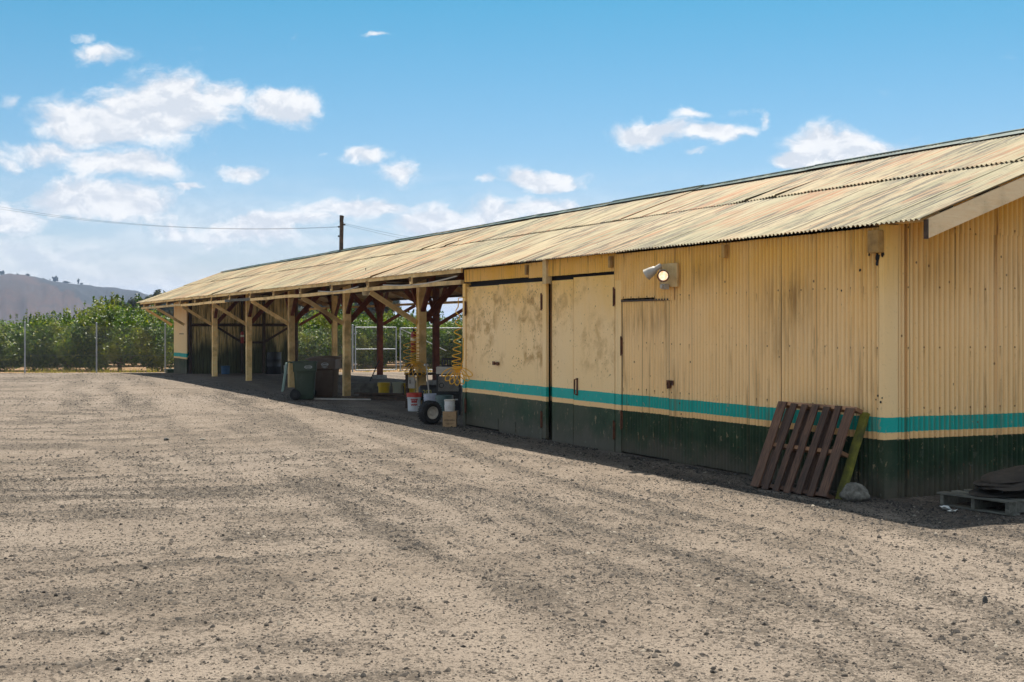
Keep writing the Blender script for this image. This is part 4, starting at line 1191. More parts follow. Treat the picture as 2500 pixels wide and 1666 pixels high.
# ------------------------------------------------------------------ wheelie bins
def bin_(name, loc, rz, mat, label, w=0.60, d=0.62, h=0.98, lid_open=False):
    b = empty(name, loc, rz, label, 'bin')
    # local: -x is the hinge / wheel side, +x front
    def ring(sx, sy, z, r=0.06, n=4):
        pts = []
        for (cx, cy, a0) in ((sx - r, sy - r, 0), (-sx + r, sy - r, 90), (-sx + r, -sy + r, 180), (sx - r, -sy + r, 270)):
            for k in range(n + 1):
                a = math.radians(a0 + 90 * k / n)
                pts.append((cx + r * math.cos(a), cy + r * math.sin(a), z))
        return pts
    levels = [(d * 0.36, w * 0.36, 0.02), (d * 0.38, w * 0.38, 0.06), (d * 0.44, w * 0.44, h * 0.72), (d * 0.45, w * 0.455, h * 0.73), (d * 0.49, w * 0.50, h * 0.74), (d * 0.50, w * 0.51, h * 0.97), (d * 0.53, w * 0.54, h * 0.975), (d * 0.53, w * 0.54, h)]
    if not lid_open: pass
    rings = [ring(a, c, z) for a, c, z in levels]
    inner_ = [ring(d * 0.47, w * 0.48, h), ring(d * 0.40, w * 0.40, 0.12)]
    if lid_open: rings = rings + inner_
    vs = [p for r in rings for p in r]; n = len(rings[0]); fs = []
    for k in range(len(rings) - 1):
        for i in range(n):
            j = (i + 1) % n; fs.append((k * n + i, k * n + j, (k + 1) * n + j, (k + 1) * n + i))
    fs.append(tuple(range(n - 1, -1, -1))); fs.append(tuple((len(rings) - 1) * n + i for i in range(n)))
    MB().add(vs, fs).build('body', mat, b, 'auto')
    # handle bar at the back
    MB().tube([(-d * 0.50, -w * 0.35, h - 0.03), (-d * 0.50 - 0.11, -w * 0.33, h - 0.01), (-d * 0.50 - 0.11, w * 0.33, h - 0.01), (-d * 0.50, w * 0.35, h - 0.03)], 0.014, 8).build('handle', mat, b, True)
    for s in (-1, 1):
        wh = MB().lathe([(0.0, -0.03), (0.06, -0.03), (0.115, -0.03), (0.125, -0.015), (0.125, 0.015), (0.115, 0.03), (0.06, 0.03), (0.0, 0.03)], (-d * 0.40, s * w * 0.47, 0.125), 22, (0, 1, 0)).build('wheel', M['rubber'], b, 'auto')
        MB().lathe([(0.0, 0), (0.05, 0.0), (0.055, -0.004)], (-d * 0.40, s * (w * 0.47 + 0.034), 0.125), 14, (0, s, 0)).build('hub', M['black_metal'], wh)
    MB().tube([(-d * 0.40, -w * 0.47, 0.125), (-d * 0.40, w * 0.47, 0.125)], 0.014, 8).build('axle', M['galv'], b)
    hx = -d * 0.50 - 0.11
    if lid_open:
        # lid swung right over, hanging down behind
        lid = MB().box(-0.025, 0.010, -w * 0.53, w * 0.53, -0.70, -0.02).box(0.010, 0.03, -w * 0.53, -w * 0.50, -0.68, -0.04).box(0.010, 0.03, w * 0.50, w * 0.53, -0.68, -0.04)
        lid.build('lid', M['lid_grey'], b, bevel=0.012, M=Matrix.Translation((hx - 0.03, 0, h - 0.01)) @ Matrix.Rotation(math.radians(8), 4, 'Y'))
    else:
        lid = MB(); vs = []
        prof = [(-d * 0.55, 0.0), (-d * 0.45, 0.045), (0, 0.065), (d * 0.45, 0.05), (d * 0.57, 0.0)]
        for (x, z) in prof:
            for y in (-w * 0.56, -w * 0.45, w * 0.45, w * 0.56):
                vs.append((x, y, h + 0.002 + (z if abs(y) < w * 0.5 else z * 0.3)))
        fs = [(i * 4 + j, i * 4 + 4 + j, i * 4 + 5 + j, i * 4 + 1 + j) for i in range(4) for j in range(3)]
        vs += [(v[0], v[1], h + 0.001) for v in vs]
        fs += [(0, 4, 24, 20), (4, 8, 28, 24), (8, 12, 32, 28), (12, 16, 36, 32), (3, 23, 27, 7), (7, 27, 31, 11), (11, 31, 35, 15), (15, 35, 39, 19), (16, 17, 37, 36), (17, 18, 38, 37), (18, 19, 39, 38), (0, 20, 21, 1), (1, 21, 22, 2), (2, 22, 23, 3)]
        lid.add(vs, fs).build('lid', mat, b, 'auto')
    # oval emblem on the side towards the yard camera (-y local)
    em = MB(); k = 24
    for rr_, in ((1.0,),):
        vs = []; fs = []
        for i in range(k):
            a = 6.283 * i / k
            for q in (1.0, 0.86):
                vs.append((0.09 * q * math.cos(a), 0, 0.042 * q * math.sin(a)))
        for i in range(k):
            j = (i + 1) % k; fs.append((2 * i, 2 * j, 2 * j + 1, 2 * i + 1))
        em.add(vs, fs)
    for i in range(11):      # unreadable script inside the oval
        x = -0.062 + i * 0.0124
        em.add([(x, 0, -0.012), (x + 0.007, 0, -0.012), (x + 0.009, 0, 0.012 + 0.006 * (i % 3 == 0)), (x + 0.002, 0, 0.012 + 0.006 * (i % 3 == 0))], [(0, 1, 2, 3)])
    if not lid_open:
        for row, (n_, s_) in enumerate(((12, 0.010), (5, 0.010))):
            for i in range(n_):
                x = -0.006 * n_ + i * 0.012; z = -0.062 - row * 0.022
                em.add([(x, 0, z - 0.006), (x + 0.008, 0, z - 0.006), (x + 0.008, 0, z + 0.006), (x, 0, z + 0.006)], [(0, 1, 2, 3)])
    em.build('emblem', M['decal'], b, M=Matrix.Translation((0.08, -w * 0.512 - 0.004, h * 0.86)))
    return b
# back (-x local) points left in the view and the +/-y axis along the view
brz = math.atan2(-CA, -SA) + math.radians(8)
bin_('wheeled_bin', (19.87, 0.26, 0.0), brz, M['green_bin'], 'dark green wheeled bin with its pale lid hanging open', h=0.90, lid_open=True, w=0.58, d=0.56)
bin_('wheeled_bin', (20.70, -0.48, 0.0), brz - 0.25, M['brown_bin'], 'brown wheeled bin standing behind the green bin', h=0.94, w=0.66, d=0.66)

# ------------------------------------------------------------------ buckets
def bucket(loc, mat, label, r=0.15, h=0.36, lid=None, group=None, name='bucket', handle=True, band=None):
    b = empty(name, loc, random.uniform(0, 3), label, 'bucket', group)
    prof = [(0.0, 0.0), (r * 0.86, 0.0), (r * 0.88, 0.01), (r * 0.96, h * 0.72), (r * 1.04, h * 0.725), (r * 1.04, h * 0.75), (r * 0.97, h * 0.755), (r * 0.98, h * 0.84), (r * 1.05, h * 0.845), (r * 1.05, h * 0.87), (r * 0.985, h * 0.875), (r, h * 0.97), (r * 1.04, h * 0.975), (r * 1.04, h), (r * 0.97, h), (r * 0.90, 0.03), (0.0, 0.03)]
    MB().lathe(prof, n=26, cap=False).build('body', mat, b, 'auto')
    if lid:
        MB().lathe([(0.0, h + 0.012), (r * 0.98, h + 0.012), (r * 1.07, h + 0.008), (r * 1.08, h - 0.07), (r * 1.0, h - 0.07)], n=26, cap=False).build('lid', lid, b, 'auto')
    if handle:
        pts = [(math.cos(a) * r * 1.06, 0.02, h * 0.85 - math.sin(a) * 0.10) for a in [math.pi * i / 12 for i in range(13)]]
        MB().tube(pts, 0.003, 5).build('handle', M['galv'], b)
    return b
random.seed(8)
rb = bucket((14.79, -0.58, 0.0), M['white_plastic'], 'white bucket with a red top and red print, left of the tyre', r=0.145, h=0.36, lid=M['red_plastic'])
rb.rotation_euler.z = 0
# red print on its side towards the camera
cd = (CAMP - Vector((14.79, -0.58, 1.7))).normalized(); ang = math.atan2(cd.y, cd.x)
for k, (z, hgt, w_) in enumerate(((0.225, 0.03, 1.0), (0.175, 0.045, 0.8), (0.12, 0.028, 0.9))):
    mb = MB(); vs = []; n = 9
    for i in range(n + 1):
        a = ang - 0.55 * w_ + 1.1 * w_ * i / n; rr_ = 0.137 + 0.0015
        off = 0.008 * math.sin(i * 2.3 + k)
        vs += [(rr_ * math.cos(a), rr_ * math.sin(a), z + off), (rr_ * math.cos(a), rr_ * math.sin(a), z + hgt + off)]
    mb.add(vs, [(2 * i, 2 * i + 2, 2 * i + 3, 2 * i + 1) for i in range(n)])
    mb.build('print', M['red_print'], rb)
bucket((14.1, -0.68, 0.0), M['lilac_plastic'], 'pale lilac bucket right behind the tyre', r=0.15, h=0.38)
bucket((12.95, -0.50, 0.0), M['teal_plastic'], 'dark grey-green bucket between the lilac bucket and the cardboard box', r=0.16, h=0.40, lid=M['teal_plastic'])
bucket((21.15, -2.15, 0.0), M['yellow_plastic'], 'leftmost of the yellow buckets behind the dark planks', r=0.15, h=0.30, lid=M['yellow_plastic'], group='buckets behind the dark planks')
bucket((20.95, -2.45, 0.0), M['clear_plastic'], 'translucent bucket between the two yellow buckets', r=0.14, h=0.32, group='buckets behind the dark planks')
bucket((20.80, -2.72, 0.0), M['yellow_plastic'], 'rightmost of the yellow buckets behind the dark planks', r=0.15, h=0.29, lid=M['yellow_plastic'], group='buckets behind the dark planks')
bucket((39.9, -2.3, gz(39.9, -2.3)), M['blue_plastic'], 'small blue bucket on the floor before the far mouldy wall', r=0.17, h=0.32, handle=False)
# dark planks and the old tie
def bundle(name, items, label, cat):
    e = empty(name, items[0][0], 0, label, cat)
    for (a, b, w, h, m_) in items:
        a = Vector(a); b = Vector(b); base = Vector(items[0][0])
        MB().beam(a - base, b - base, w, h, seg=3, jit=0.003).build('plank', M[m_], e)
    return e
def cp(u, Z, z): return tuple(cam_pt((u - 1250) / 3200 * Z, Z, z))
bundle('dark_planks', [(cp(858, 31.2, 0.035), cp(998, 30.4, 0.035), 0.16, 0.07, 'dark_wood'), (cp(880, 31.3, 0.10), cp(1000, 30.5, 0.10), 0.12, 0.05, 'dark_wood'), (cp(868, 31.1, 0.145), cp(985, 30.6, 0.145), 0.14, 0.035, 'dark_wood')],
       'stack of dark planks on the ground in front of the yellow buckets', 'planks')
o = MB().beam((0, 0, 0), Vector(cp(905, 30.6, 0.02)) - Vector(cp(762, 30.9, 0.02)), 0.03, 0.03).build('pale_pipe', M['white_metal'])
o.location = cp(762, 30.9, 0.02); tag(o, 'thin pale pipe lying on the ground right of the bins', 'pipe')
o = MB().beam((0, 0, 0), Vector(cp(1000, 34.2, 0.12)) - Vector(cp(850, 34.6, 0.12)), 0.22, 0.24, seg=4, jit=0.006).build('railway_tie', M['tie'], bevel=0.01)
o.location = cp(850, 34.6, 0.12); tag(o, 'old grey timber tie lying behind the yellow buckets', 'timber')
o = MB().tube([(0, 0, 0), (0.25, -0.35, 0.55), (0.28, -0.42, 0.66)], 0.018, 7).lathe([(0.0, 0), (0.03, 0.005), (0.03, 0.04), (0.0, 0.045)], (0.2, -0.26, 0.42), 8).build('iron_bar', M['black_metal'])
o.location = cp(903, 41.5, gz(30, -5)); tag(o, 'thin black iron bar leaning at the foot of a dark red post', 'bar')

# ------------------------------------------------------------------ wheel with tyre
wh = empty('spare_wheel', (11.28, 0.44, 0.205), 0, 'small fat black tyre on a pale rim standing by the big doors', 'wheel')
ax = Vector((-0.92, -0.05, 0.0)).normalized()
ax = (Vector((-CA, SA, 0)) * 0.80 + Vector((-SA, -CA, 0)) * 0.55).normalized()
prof = [(0.10, -0.085), (0.13, -0.10), (0.175, -0.10), (0.198, -0.075), (0.205, -0.03), (0.205, 0.03), (0.198, 0.075), (0.175, 0.10), (0.13, 0.10), (0.10, 0.085)]
ty = MB().lathe(prof, (0, 0, 0), 36, ax, cap=False).build('tyre', M['rubber'], wh, 'auto')
tr = MB()
px_ = ax.orthogonal().normalized(); py_ = ax.cross(px_)
for i in range(30):
    a = 6.283 * i / 30
    rd = px_ * math.cos(a) + py_ * math.sin(a); tg = -px_ * math.sin(a) + py_ * math.cos(a)
    for s in (-1, 1):
        c0 = rd * 0.206
        tr.beam(c0 + ax * (0.008 * s) + tg * 0.006 * s, c0 * 0.985 + ax * (0.085 * s) - tg * 0.012 * s, 0.016, 0.012, up=rd)
tr.build('tread', M['rubber'], ty)
rm = MB().lathe([(0.102, 0.085), (0.112, 0.096), (0.106, 0.094), (0.085, 0.05), (0.04, 0.045), (0.035, 0.07), (0.0, 0.07)], (0, 0, 0), 26, ax, cap=False).build('rim', M['white_metal'], wh, 'auto')
MB().lathe([(0.102, -0.085), (0.106, -0.094), (0.085, -0.05), (0.0, -0.045)], (0, 0, 0), 26, ax, cap=False).build('rim', M['white_metal'], wh, 'auto')
o = MB().box(-0.07, 0.07, -0.06, 0.06, 0, 0.15).build('concrete_block', M['concrete'], bevel=0.01); o.location = cam_pt(-1.80, 26.1); o.rotation_euler.z = 0.4
tag(o, 'small grey block standing left behind the tyre', 'block')
# cardboard box with print and the container on it
bx = empty('cardboard_box', (10.62, 0.33, 0.0), math.atan2(CA, SA) + 0.12 - math.pi, 'brown cardboard box with printed lettering beside the big doors', 'box')
bx.rotation_euler.z = math.atan2(SA, CA) + math.pi * 0.5 - 0.18
MB().box(-0.115, 0.115, -0.10, 0.10, 0.0, 0.255).build('carton', M['cardboard'], bx, bevel=0.003)
MB().box(-0.117, -0.03, -0.098, 0.098, 0.256, 0.260).build('flap', M['cardboard'], bx)
MB().box(-0.02, 0.12, -0.098, 0.098, 0.2565, 0.262).build('flap', M['cardboard'], bx)
# orient so that local +y... find the side that looks at the camera
tocam = Vector((CAMP.x - 10.62, CAMP.y - 0.33, 0)).normalized()
bx.rotation_euler.z = math.atan2(tocam.y, tocam.x) + math.pi / 2 - 0.10        # local -y faces the camera
TXT = Matrix.Translation((0, -0.1015, 0.115)) @ Matrix.Rotation(math.radians(90), 4, 'X')
text_part('lettering', 'LIMONEIRA', 0.036, M['black_print'], bx, TXT)
MB().box(-0.02, 0.02, -0.102, -0.1005, 0.172, 0.176).box(-0.07, 0.07, -0.102, -0.1005, 0.060, 0.064).box(-0.05, 0.05, -0.102, -0.1005, 0.045, 0.049).build('print_lines', M['black_print'], bx)
ct = empty('plastic_container', (10.63, 0.33, 0.263), 0, 'pale grey plastic tub standing on the cardboard box', 'container')
MB().lathe([(0.0, 0), (0.083, 0.0), (0.088, 0.01), (0.092, 0.10), (0.096, 0.10), (0.096, 0.105), (0.088, 0.108), (0.092, 0.19), (0.0, 0.19)], n=24, cap=False).build('tub', M['white_plastic'], ct, 'auto')
MB().lathe([(0.0, 0.205), (0.09, 0.203), (0.098, 0.195), (0.098, 0.175), (0.0925, 0.175)], n=24, cap=False).build('lid', M['white_metal'], ct, 'auto')

# ------------------------------------------------------------------ workbench, vise, cart, crate
def place(u, Z): return cam_pt((u - 1250) / 3200 * Z, Z, 0.0)
vrot = math.atan2(-SA, CA) - math.radians(90)      # local +y = view direction, +x = right
wb = empty('workbench', place(1042, 27.6), vrot, 'dark workbench standing round the post behind the buckets', 'workbench')
MB().box(-0.47, 0.47, -0.06, 0.30, 0.70, 0.745).build('top', M['dark_wood'], wb, bevel=0.004)
for x in (-0.42, 0.42):
    for y in (-0.02, 0.26): MB().box(x - 0.03, x + 0.03, y - 0.03, y + 0.03, 0.0, 0.70).build('leg', M['dark_wood'], wb)
MB().box(-0.44, -0.25, -0.05, 0.20, 0.42, 0.695).build('cabinet', M['white_metal'], wb, bevel=0.004)
MB().box(-0.36, -0.34, -0.062, -0.051, 0.52, 0.60).build('handle', M['black_metal'], wb)
MB().box(-0.42, 0.42, 0.0, 0.28, 0.18, 0.21).build('shelf', M['dark_wood'], wb)
vs_ = empty('bench_vise', place(1005, 27.7) + Vector((0, 0, 0.746)), vrot, 'black bench vise at the left end of the workbench', 'vise')
MB().box(-0.06, 0.06, 0.0, 0.12, 0.0, 0.05).box(-0.04, 0.04, 0.02, 0.10, 0.05, 0.12).build('base', M['black_metal'], vs_, bevel=0.008)
MB().box(-0.075, -0.01, 0.01, 0.11, 0.12, 0.21).box(0.02, 0.065, 0.01, 0.11, 0.12, 0.20).build('jaws', M['black_metal'], vs_, bevel=0.008)
MB().tube([(0.06, 0.06, 0.14), (0.13, 0.06, 0.14)], 0.014, 8).tube([(0.12, 0.0, 0.14), (0.12, 0.13, 0.14)], 0.008, 6).build('screw', M['black_metal'], vs_)
cr = empty('dark_tank', place(1050, 26.9), vrot, 'dark tank lettered with yellow digits under the workbench', 'tank')
MB().lathe([(0.0, -0.24), (0.10, -0.235), (0.15, -0.20), (0.16, -0.15), (0.16, 0.15), (0.15, 0.20), (0.10, 0.235), (0.0, 0.24)], (0, 0.0, 0.36), 24, (1, 0, 0)).build('vessel', M['black_metal'], cr, 'auto')
for x in (-0.13, 0.13): MB().box(x - 0.02, x + 0.02, -0.12, 0.12, 0.0, 0.24).build('foot', M['black_metal'], cr)
text_part('digits', '200', 0.12, M['yellow_print'], cr, Matrix.Translation((-0.05, -0.1625, 0.38)) @ Matrix.Rotation(math.radians(90), 4, 'X'))
pk = MB().tube([(0, 0, 0.0), (0.10, 0.05, 0.95)], 0.014, 7).box(0.07, 0.13, 0.02, 0.09, 0.93, 0.97).build('pick_handle', M['white_metal']); pk.location = place(1051, 26.3)
tag(pk, 'pale tool handle leaning beside the workbench, left of the mesh cart', 'tool')
ca = empty('mesh_cart', place(1094, 25.4), vrot, 'black framed machine cart with pale top tray and mesh side panel', 'cart')
for x in (-0.215, 0.215):
    for y in (0.0, 0.40): MB().box(x - 0.013, x + 0.013, y - 0.013, y + 0.013, 0.0, 0.93).build('frame_post', M['black_metal'], ca)
for z in (0.10, 0.42, 0.78):
    MB().box(-0.20, 0.20, -0.010, 0.010, z, z + 0.025).box(-0.20, 0.20, 0.39, 0.41, z, z + 0.025).build('frame_rail', M['black_metal'], ca)
MB().box(-0.23, 0.23, -0.02, 0.42, 0.80, 0.935).build('top_tray', M['white_metal'], ca, bevel=0.006)
MB().box(-0.195, 0.19, 0.04, 0.38, 0.46, 0.74).build('back_panel', M['white_metal'], ca)
ms = MB()
for i in range(-8, 18):
    for sgn in (1, -1):
        x0_ = -0.2 + i * 0.032; a = (x0_, 0.0, 0.445); b = (x0_ + 0.33 * sgn, 0.0, 0.775)
        # clip to the frame
        def clip(a, b):
            (xa, _, za), (xb, _, zb) = a, b
            t0_, t1_ = 0.0, 1.0; dx = xb - xa
            for lim, s in ((-0.2, 1), (0.2, -1)):
                d0 = (xa - lim) * s; d1 = (xb - lim) * s
                if d0 < 0 and d1 < 0: return None
                if d0 < 0: t0_ = max(t0_, d0 / (d0 - d1))
                if d1 < 0: t1_ = min(t1_, d0 / (d0 - d1))
            if t0_ >= t1_: return None
            L_ = lambda t_: (xa + dx * t_, 0.0, za + (zb - za) * t_)
            return L_(t0_), L_(t1_)
        r2 = clip(a, b)
        if r2: ms.beam(r2[0], r2[1], 0.004, 0.004, up=(0, 1, 0))
tag(ms.build('expanded_mesh', M['black_metal'], ca), kind='stuff')
MB().box(-0.205, 0.205, 0.03, 0.38, 0.13, 0.41).build('engine_box', M['black_metal'], ca, bevel=0.01)
MB().box(-0.04, 0.09, 0.022, 0.028, 0.29, 0.34).box(0.13, 0.19, 0.022, 0.028, 0.29, 0.315).build('sticker', M['white_plastic'], ca)
MB().lathe([(0.045, 0), (0.05, 0.008), (0.04, 0.008), (0.035, 0)], (-0.13, -0.012, 0.58), 18, (0, -1, 0), cap=False).build('gauge_ring', M['black_metal'], ca)
ck = empty('black_crate', place(1098, 25.6) + Vector((0, 0, 0.936)), vrot, 'black slotted plastic crate on top of the mesh cart', 'crate')
for (x0_, x1_, y0_, y1_) in ((-0.16, 0.16, 0.0, 0.012), (-0.16, 0.16, 0.25, 0.262), (-0.16, -0.148, 0.012, 0.25), (0.148, 0.16, 0.012, 0.25)):
    side = MB().box(x0_, x1_, y0_, y1_, 0.0, 0.03).box(x0_, x1_, y0_, y1_, 0.13, 0.165)
    L_ = max(x1_ - x0_, y1_ - y0_); n = 7
    for i in range(n):
        c = i / (n - 1)
        if x1_ - x0_ > 0.1: side.box(x0_ + c * (L_ - 0.014), x0_ + c * (L_ - 0.014) + 0.014, y0_, y1_, 0.03, 0.13)
        else: side.box(x0_, x1_, y0_ + c * (L_ - 0.014), y0_ + c * (L_ - 0.014) + 0.014, 0.03, 0.13)
    side.build('side', M['black_metal'], ck)
MB().box(-0.148, 0.148, 0.012, 0.25, 0.0, 0.01).build('base', M['black_metal'], ck)
# fire extinguisher on the post, and one on the far wall
def extinguisher(loc, label):
    e = empty('fire_extinguisher', loc, vrot, label, 'extinguisher', 'fire extinguishers in the open bays')
    MB().lathe([(0.0, 0), (0.055, 0.0), (0.065, 0.015), (0.065, 0.38), (0.05, 0.43), (0.02, 0.45), (0.0, 0.45)], n=20, cap=False).build('cylinder', M['ext_red'], e, 'auto')
    MB().lathe([(0.0662, 0.24), (0.0662, 0.31)], n=20, cap=False).build('label_band', M['cream_plastic'], e, True)
    MB().lathe([(0.02, 0.452), (0.025, 0.47), (0.02, 0.50), (0.0, 0.50)], n=10).box(-0.05, 0.02, -0.012, 0.012, 0.50, 0.515).box(-0.06, 0.02, -0.012, 0.012, 0.53, 0.545).build('valve', M['black_metal'], e)
    MB().tube([(0.02, 0, 0.47), (0.08, 0, 0.45), (0.085, 0, 0.30), (0.075, 0, 0.12)], 0.010, 6).build('hose', M['black_metal'], e)
    return e
extinguisher(cam_pt(-2.10, 28.0, 1.17), 'red fire extinguisher hanging left of the post with the thin yellow hose')
extinguisher(cam_pt(-10.35, 50.3, 1.10), 'red fire extinguisher on the far mouldy corrugated wall')
# ceiling lamp shade
lp = empty('hanging_lamp', cam_pt(-3.28, 29.4, 2.42), 0, 'cream enamel lamp shade hanging under the rafters behind the bins', 'lamp')
MB().lathe([(0.0, 0.0), (0.07, 0.0), (0.075, 0.01), (0.105, 0.16), (0.10, 0.17), (0.03, 0.17), (0.02, 0.19), (0.0, 0.19)], n=20, cap=False).build('shade', M['cream_plastic'], lp, 'auto')
MB().tube([(0, 0, 0.19), (0, 0, 0.62)], 0.008, 6).build('cord', M['black_metal'], lp)
# drum and board by the far wall
dr = MB().lathe([(0.0, 0), (0.28, 0.0), (0.29, 0.02), (0.285, 0.28), (0.295, 0.30), (0.285, 0.32), (0.285, 0.56), (0.295, 0.58), (0.285, 0.60), (0.29, 0.86), (0.27, 0.86), (0.27, 0.84), (0.0, 0.84)], n=26, cap=False).build('steel_drum', M['black_metal'], None, 'auto')
dr.location = (39.6, -4.1, gz(39.6, -4.1) - 0.01); tag(dr, 'black steel drum standing at the far mouldy wall', 'drum')
o = MB().box(-0.22, 0.22, -0.02, 0.02, 0, 0.36).build('white_board', M['white_metal'], None, bevel=0.004); o.location = (39.3, -4.65, gz(39.5, -4.6)); o.rotation_euler = (math.radians(-22), 0, vrot + 0.3)
tag(o, 'small pale board leaning beside the black drum', 'board')

# ------------------------------------------------------------------ yellow coiled air hoses
def coil_hose(top, bottom_z, r, turns, label, rt=0.010, lead=None, loops=9, lr=0.12):
    e = empty('air_hose', (top[0], top[1], 0), vrot, label, 'hose', 'coiled yellow air hoses')
    pts = []
    zt = top[2]
    if lead: pts += [Vector(lead[0]), Vector(lead[1])]
    n = turns * 14
    for i in range(n + 1):
        t_ = i / n
        a = 2 * math.pi * turns * t_
        # coils bunch up towards the bottom
        z = zt - (zt - bottom_z) * (1 - (1 - t_) ** 1.7)
        rr_ = r * (0.35 + 0.65 * min(1, t_ * 4)) * (1 + 0.5 * t_)
        pts.append(Vector((rr_ * math.cos(a) + 0.012 * math.sin(7 * t_), rr_ * math.sin(a), z)))
    MB().tube(pts, rt, 6).build('helix', M['hose'], e, True)
    bl = MB()
    for k in range(loops):
        tiltk = -1.15 + 2.3 * k / (loops - 1)
        c = Vector((0, 0.02 * (k % 3), bottom_z))
        pp = []
        for i in range(20):
            a = 2 * math.pi * i / 20
            v = Vector((0.45 * lr * math.cos(a) * 0.8, 0.5 * lr * math.sin(a) * 0.5, -lr * 0.95 + lr * 0.95 * math.sin(a)))
            v = Matrix.Rotation(tiltk, 4, 'Y') @ v
            pp.append(c + v)
        bl.tube(pp, rt, 6, closed=True)
    bl.build('bottom_loops', M['hose'], e, True)
    return e
pA = cam_pt(-0.935, 22.35)
eA = coil_hose((pA.x, pA.y, 2.08), 1.00, 0.055, 9, 'bright yellow coiled air hose hanging at the edge of the big doors', 0.0085, lead=((0.13, 0, 2.22), (0.02, 0, 2.20)), loops=7, lr=0.15)
MB().tube([(0.06, 0.0, 1.02), (0.10, 0, 1.16), (0.105, 0, 1.52)], 0.0095, 6).build('tail', M['hose'], eA, True)
pB = cam_pt(-2.02, 27.4)
eB = coil_hose((pB.x, pB.y, 1.75), 0.95, 0.075, 12, 'thin yellow coiled air hose hanging down the middle bay post', 0.007, lead=((0.02, 0, 2.4), (0.04, 0, 2.0)), loops=7, lr=0.16)
pts = [(-0.12 + 0.05 * math.cos(a), 0.03 * math.sin(a), 1.45 - 0.055 * a) for a in [i * 0.5 for i in range(18)]]
MB().tube([(0.0, 0, 1.40), (-0.10, 0, 1.42)] + [(-0.16 + 0.09 * math.cos(i * 0.6), 0.05 * math.sin(i * 0.6), 1.40 - 0.013 * i) for i in range(40)], 0.007, 6).build('slack_coil', M['hose'], eB, True)

# ------------------------------------------------------------------ chain link fence beyond the shed
FX = 46.5
fence = empty('chain_link_fence', (0, 0, 0), 0, 'grey chain link fence between the yard and the citrus trees', 'fence')
def fz(y): return gz(FX, y)
ys = [8.81 - (4.4 + 2.8 * k) for k in range(-6, 5)]
gy0, gy1 = 8.81 - 18.45, 8.81 - 20.5
def fpanel(ya, yb, zt, parent, x=FX, name='mesh_panel', zb0=0.03, sp=0.085):
    """woven wires as slanted strands both ways"""
    za = fz((ya + yb) / 2) + zb0; H = zt - zb0
    w = abs(yb - ya); y0 = min(ya, yb); mb = MB()
    n = int((w + H) / sp)
    for sgn in (1, -1):
        for i in range(n + 1):
            s = -H + i * sp
            ta, tb = max(0.0, -s / H), min(1.0, (w - s) / H)
            if tb - ta < 0.02: continue
            p = lambda t_: (x + 0.002 * sgn, y0 + (s + t_ * H if sgn > 0 else w - (s + t_ * H)), za + t_ * H)
            mb.tube([p(ta), p(tb)], 0.0021, 3, caps=False)
    o = mb.build(name, M['wire'], parent); tag(o, kind='stuff')
    return o
def fpost(y, h, r=0.03, parent=fence, name='fence_post'):
    z = fz(y)
    return MB().lathe([(0.0, -0.2), (r, -0.2), (r, h - 0.02), (r * 1.25, h - 0.02), (r * 1.1, h + 0.02), (0.0, h + 0.035)], (FX - 0.045, y, z), 10, cap=False).build(name, M['galv'], parent, 'auto')
allp = ys + [8.81 - 18.2]
for y in ys: fpost(y, 2.06)
for i in range(len(ys) - 1):
    fpanel(ys[i], ys[i + 1], 1.92, fence)
fpanel(ys[-1], gy0 + 0.15, 1.92, fence)
for zc in (1.92, 0.72):
    pts = [(FX - 0.02, y, fz(y) + zc) for y in np.linspace(ys[0], gy0 + 0.15, 30)]
    MB().tube(pts, 0.006, 4).build('tension_wire', M['wire'], fence)
fpost(gy0 + 0.15, 2.12, 0.04)
# right-hand continuation after the gate
ys2 = [gy1 - 4.4 - 2.8 * k for k in range(6)]
for y in ys2: fpost(y, 2.06)
for i in range(5): fpanel(ys2[i], ys2[i + 1], 1.92, fence)
# gates
def gate(ya, yb, label, brace):
    g = empty('chain_link_gate', (FX, ya, 0), 0, label, 'gate', 'double chain link gates')
    y0, y1 = ya, yb; z0, z1 = fz(ya) + 0.06, fz(ya) + 2.04
    M_ = lambda mb, n_: mb.build(n_, M['galv'], g, M=Matrix.Translation((-FX, -ya, 0)))
    for y in (y0, y1): M_(MB().tube([(FX, y, z0), (FX, y, z1)], 0.028, 8), 'frame_post')
    for z in ((z0 + 0.02, z1 - 0.02, (z0 + z1) / 2 - 0.02) if not brace else (z0 + 0.02, z1 - 0.02)): M_(MB().tube([(FX, y0, z), (FX, y1, z)], 0.024, 8), 'frame_rail')
    if brace: M_(MB().tube([(FX - 0.03, y0, z1 - 0.05), (FX - 0.03, y0 + (y1 - y0) * 0.55, z0 + 0.9)], 0.02, 6), 'diagonal_brace')
    o = fpanel(y0, y1, 2.0, g, FX + 0.03, zb0=0.08); o.matrix_local = Matrix.Translation((-FX, -ya, 0))
    for z in (z0 + 0.3, z1 - 0.3): M_(MB().box(FX - 0.05, FX + 0.03, y0 - 0.05, y0 + 0.05, z - 0.03, z + 0.03), 'hinge')
    return g
gate(gy0, gy1 + 0.10, 'left leaf of the double gate, with a level middle rail', False)
gate(gy1 - 0.10, gy1 - 4.2, 'right leaf of the double gate, with a slanting brace', True)

